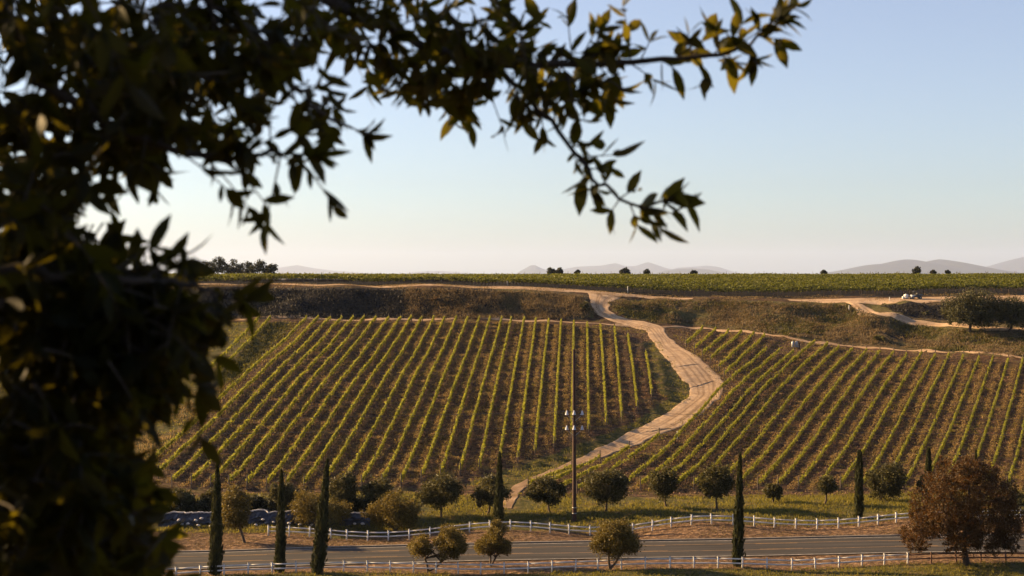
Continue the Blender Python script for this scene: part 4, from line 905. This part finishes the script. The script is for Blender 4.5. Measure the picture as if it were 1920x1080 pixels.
def twig(b, tw, start, dirv, L, nl, leafL, r, droop=.25, thick=.0022):
    dirv = unit(np.asarray(dirv, float)); t = np.linspace(0, 1, 6)
    bend = np.stack([r.normal(0, .1) * t ** 2, r.normal(0, .1) * t ** 2, -droop * t ** 2 + r.normal(0, .06) * t], -1) * L
    pts = start + dirv * (t * L)[:, None] + bend
    tw.tube(pts, np.linspace(thick, thick * .5, 6), 5, cap=False)
    s = np.clip(np.concatenate([r.uniform(.15, .9, nl - nl // 2), r.uniform(.82, 1.0, nl // 2)]), 0, 1)
    base = np.stack([np.interp(s, t, pts[:, k]) for k in range(3)], -1)
    d = unit(pts[-1] - pts[-2]); ph = np.arange(nl) * 2.4 + r.uniform(0, 6)
    a = unit(np.cross(d, [0.2, .3, 1])); c = np.cross(d, a)
    rad = np.cos(ph)[:, None] * a + np.sin(ph)[:, None] * c
    ld = unit(d * r.uniform(.35, 1.1, nl)[:, None] + rad * r.uniform(.5, 1.0, nl)[:, None] + np.array([0, 0, -1]) * r.uniform(-.1, .45, nl)[:, None])
    sd = unit(np.cross(ld, rad + r.normal(0, .5, (nl, 3))))
    ll = leafL * .92 * r.uniform(.55, 1.2, nl)
    add_leaves(b, base, ld, sd, ll, ll * r.uniform(.15, .23, nl), r)
r_ = np.random.default_rng(2024)
TB = np.array([-2.3, 2.5, 0]); TB[2] = float(hz(TB[0], TB[1]))
root = thing('foreground_tree', 'dark leafy tree close to the camera, its branches framing the left and top', 'tree', TB)
CR = MB(); BR = MB(); LB_ = MB()
TR = MB(); TR.tube([TB + [0, 0, -.3], TB + [.02, 0, .1], TB + [.1, .1, .8], TB + [.25, .15, 1.5], TB + [.5, .2, 2.1]], [.17, .13, .11, .095, .07], 10); TR.build('trunk', M_DARKBARK, root, TB, smooth=True)
def branch(px_pts, r0, r1, name='branch', n=24):
    q = np.array([P(*p) for p in px_pts]); s = np.linspace(0, len(q) - 1, n)
    pts = np.stack([np.interp(s, np.arange(len(q)), q[:, k]) for k in range(3)], -1)
    for _ in range(3): pts[1:-1] = pts[1:-1] * .5 + (pts[:-2] + pts[2:]) * .25
    pts[1:-1] += r_.normal(0, .004, (n - 2, 3))
    MB().tube(pts, np.linspace(r0, r1, n), 7).build(name, M_DARKBARK, root, TB, smooth=True); return pts
def clothe(pts, t0, t1, step, Lr, leafL, nl, spread_up=.8, droop=.25):
    L = np.concatenate([[0], np.cumsum(np.linalg.norm(np.diff(pts, axis=0), axis=1))]); s = L[-1] * t0; sgn = 1
    while s < L[-1] * t1:
        p = np.array([np.interp(s, L, pts[:, k]) for k in range(3)]); k = min(np.searchsorted(L, s), len(pts) - 1); d = unit(pts[k] - pts[k - 1])
        o = np.array([r_.normal(0, .25), r_.uniform(-.8, .8), sgn * r_.uniform(.3, 1.1) * spread_up]); sgn = -sgn
        twig(CR, BR, p, d * r_.uniform(.3, 1.0) + o, r_.uniform(*Lr), r_.integers(*nl), leafL, r_, droop)
        s += step * r_.uniform(.5, 1.5)
    twig(CR, BR, pts[-1], pts[-1] - pts[-3], Lr[0] * .7, nl[1], leafL, r_, .05)
DB = 3.25
m1 = branch([(250, -140, 2.8), (480, -60, 3.0), (640, 10, 3.1), (720, 52, 3.2), (830, 95, 3.25), (930, 124, 3.3), (1100, 122, 3.3), (1220, 112, 3.3), (1340, 104, 3.3), (1395, 92, 3.3), (1445, 45, 3.3)], .016, .003, n=40)
clothe(m1, .20, .70, .034, (.05, .14), .068, (5, 9))
clothe(m1, .30, .72, .050, (.10, .19), .066, (6, 10), .9, .35)
clothe(m1, .70, .97, .042, (.03, .08), .072, (4, 7), .9, .1)
m2 = branch([(930, 124, 3.3), (985, 178, 3.28), (1030, 225, 3.25), (1065, 268, 3.24), (1098, 318, 3.22), (1140, 362, 3.2), (1190, 392, 3.2), (1240, 378, 3.2)], .007, .003, n=24)
clothe(m2, .05, .30, .03, (.05, .10), .055, (5, 8)); clothe(m2, .45, .75, .035, (.015, .04), .058, (3, 5), .6, .1)
for (px, py), (bx_, by_), nl_ in (((1207, 345), (1160, 372), 2), ((1262, 372), (1200, 392), 3), ((1305, 345), (1215, 392), 4), ((1322, 366), (1225, 390), 3), ((1292, 405), (1210, 394), 3), ((1268, 448), (1190, 394), 3), ((1205, 440), (1180, 390), 4), ((1140, 410), (1165, 380), 3), ((1240, 410), (1190, 392), 4), ((1110, 365), (1120, 345), 4), ((1185, 280), (1085, 290), 4), ((1180, 312), (1095, 312), 3), ((1150, 262), (1060, 262), 3), ((1085, 350), (1098, 318), 3)):
    p0 = P(bx_, by_, 3.2); p0 = m2[np.argmin(np.linalg.norm(m2 - p0, axis=1))]; q = P(px, py, 3.2 + r_.normal(0, .03))
    twig(CR, BR, p0, q - p0, float(np.linalg.norm(q - p0)) * .62, nl_, .078, r_, .05)
for px, py in ((1400, 20), (1425, 120), (1485, 85), (1470, 20), (1345, 25), (1380, 120)):
    k = np.argmin(np.abs(m1[:, 0] - P(px, py, 3.3)[0])); q = P(px, py, 3.3 + r_.normal(0, .03)); twig(CR, BR, m1[max(k - 2, 0)], q - m1[max(k - 2, 0)], float(np.linalg.norm(q - m1[max(k - 2, 0)])) * .6, 4, .075, r_, 0)
for px, py in ((1150, 85), (1290, 70), (1340, 60), (1060, 40), (1180, 20), (1005, 35)):
    k = np.argmin(np.abs(m1[:, 0] - P(px, py, 3.3)[0])); q = P(px, py, 3.3 + r_.normal(0, .05)); twig(CR, BR, m1[k], q - m1[k], float(np.linalg.norm(q - m1[k])), 8, .066, r_, -.1)
m3 = branch([(300, -60, 2.7), (480, 60, 2.75), (560, 170, 2.8), (600, 215, 2.85), (660, 240, 2.9)], .010, .003)
clothe(m3, .1, .85, .03, (.05, .12), .062, (5, 9))
m4 = branch([(60, 150, 2.4), (250, 260, 2.5), (420, 300, 2.6), (500, 285, 2.6), (560, 290, 2.6)], .010, .003)
clothe(m4, .1, 1, .025, (.05, .12), .062, (6, 9))
m5 = branch([(-60, 500, 2.2), (130, 520, 2.3), (260, 530, 2.3), (340, 525, 2.35), (415, 555, 2.35)], .010, .003)
clothe(m5, .1, 1, .022, (.05, .11), .068, (6, 9))
m6 = branch([(-60, 560, 2.2), (150, 610, 2.3), (270, 660, 2.35), (350, 705, 2.4)], .010, .003)
clothe(m6, .1, 1, .022, (.05, .11), .068, (6, 9))
for rep, (poly, cnt, dr) in enumerate([
    ([(0, 430), (130, 430), (230, 490), (330, 540), (360, 590), (330, 680), (265, 720), (215, 800), (250, 900), (275, 980), (290, 1080), (0, 1080)], 700, (2.2, 3.3)),
    ([(0, 0), (230, 0), (330, 60), (330, 150), (150, 180), (90, 300), (130, 430), (0, 430)], 125, (2.2, 3.2)),
    ([(230, 0), (620, 0), (560, 100), (470, 190), (380, 250), (250, 290), (190, 200), (230, 100)], 105, (2.4, 3.2)),
    ([(90, 180), (250, 180), (300, 280), (200, 330), (120, 330)], 18, (2.2, 3.0)),
    ([(560, 0), (980, 0), (1000, 100), (900, 110), (760, 60), (640, 60)], 40, (3.0, 3.5)),
    ([(640, 60), (760, 90), (860, 120), (800, 170), (700, 160)], 14, (3.0, 3.5)),
    ([(800, 130), (960, 140), (1160, 130), (1130, 185), (1000, 200), (900, 195), (790, 190)], 26, (3.1, 3.5))]):
    P_ = np.array(poly); c = 0
    while c < cnt:
        px = r_.uniform(P_[:, 0].min(), P_[:, 0].max()); py = r_.uniform(P_[:, 1].min(), P_[:, 1].max())
        if not inpoly(np.array([px]), np.array([py]), poly)[0]: continue
        d = r_.uniform(*dr); p = P(px, py, d); rest = d * .024
        dv = np.array([r_.normal(.35, .6), r_.normal(0, .6), r_.normal(-.15, .55)])
        twig(CR, BR, p - unit(dv) * .05, dv, r_.uniform(.06, .13), r_.integers(6, 10), .066, r_, .25); c += 1
# the rest of the crown, round the trunk outside the picture, made dense to block the sun
c = 0
while c < 5200:
    p = np.array([r_.uniform(-4.2, -.4), r_.uniform(.7, 3.9), r_.uniform(28.4, 32.4)])
    px, py = proj(p[0], p[1], p[2])
    if (px > -30 and py > -30) or (px > 500): continue
    if ((p[0] + 2.3) / 1.95) ** 2 + ((p[1] - 2.4) / 1.2) ** 2 + ((p[2] - 30.2) / 2.0) ** 2 > 1.1: continue
    twig(CR, BR, p, r_.normal(0, 1, 3) + np.array([0, 0, -.2]), r_.uniform(.1, .2), 9, .07, r_, .25); c += 1
c = 0
while c < 900:                                                   # unseen upper boughs, added to shade the branch in view from the sun
    p = np.array([r_.uniform(-3.9, -1.0), r_.uniform(3.0, 4.5), r_.uniform(30.2, 32.0)])
    px, py = proj(p[0], p[1], p[2])
    if (px > -40 and py > -40) or px > 200 or ((p[0] + 2.4) / 1.35) ** 2 + ((p[1] - 3.6) / .5) ** 2 + ((p[2] - 31.0) / .75) ** 2 > 1.1: continue
    twig(CR, BR, p, r_.normal(0, 1, 3) + np.array([0, 0, -.2]), r_.uniform(.1, .2), 9, .07, r_, .25); c += 1
for k in range(14):
    q = TB + np.array([r_.uniform(-1.2, 1.3), r_.uniform(-1.0, 1.0), r_.uniform(1.4, 2.7)]); s0 = TB + np.array([.2, .12, r_.uniform(.9, 1.9)])
    BR.tube([s0, (s0 + q) / 2 + r_.normal(0, .08, 3), q], [.035, .022, .006], 6, cap=False)
BR.build('twigs', M_DARKBARK, root, TB)
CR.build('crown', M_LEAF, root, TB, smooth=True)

# ------------------------------------------------------------------ air
def haze_mat():
    def b(n, out):
        v = N(n, 'ShaderNodeVolumePrincipled'); v.inputs['Color'].default_value = (.53, .66, 1.0, 1); v.inputs['Density'].default_value = HAZE; v.inputs['Anisotropy'].default_value = 0.2
        n.links.new(v.outputs[0], out.inputs['Volume'])
    return mat('haze_air', b)
HAZE = 0.000024
hb = MB().box((0, 22000, 316), (62000, 45500, 674)); ho = kind(hb.build('haze', haze_mat()), 'stuff')
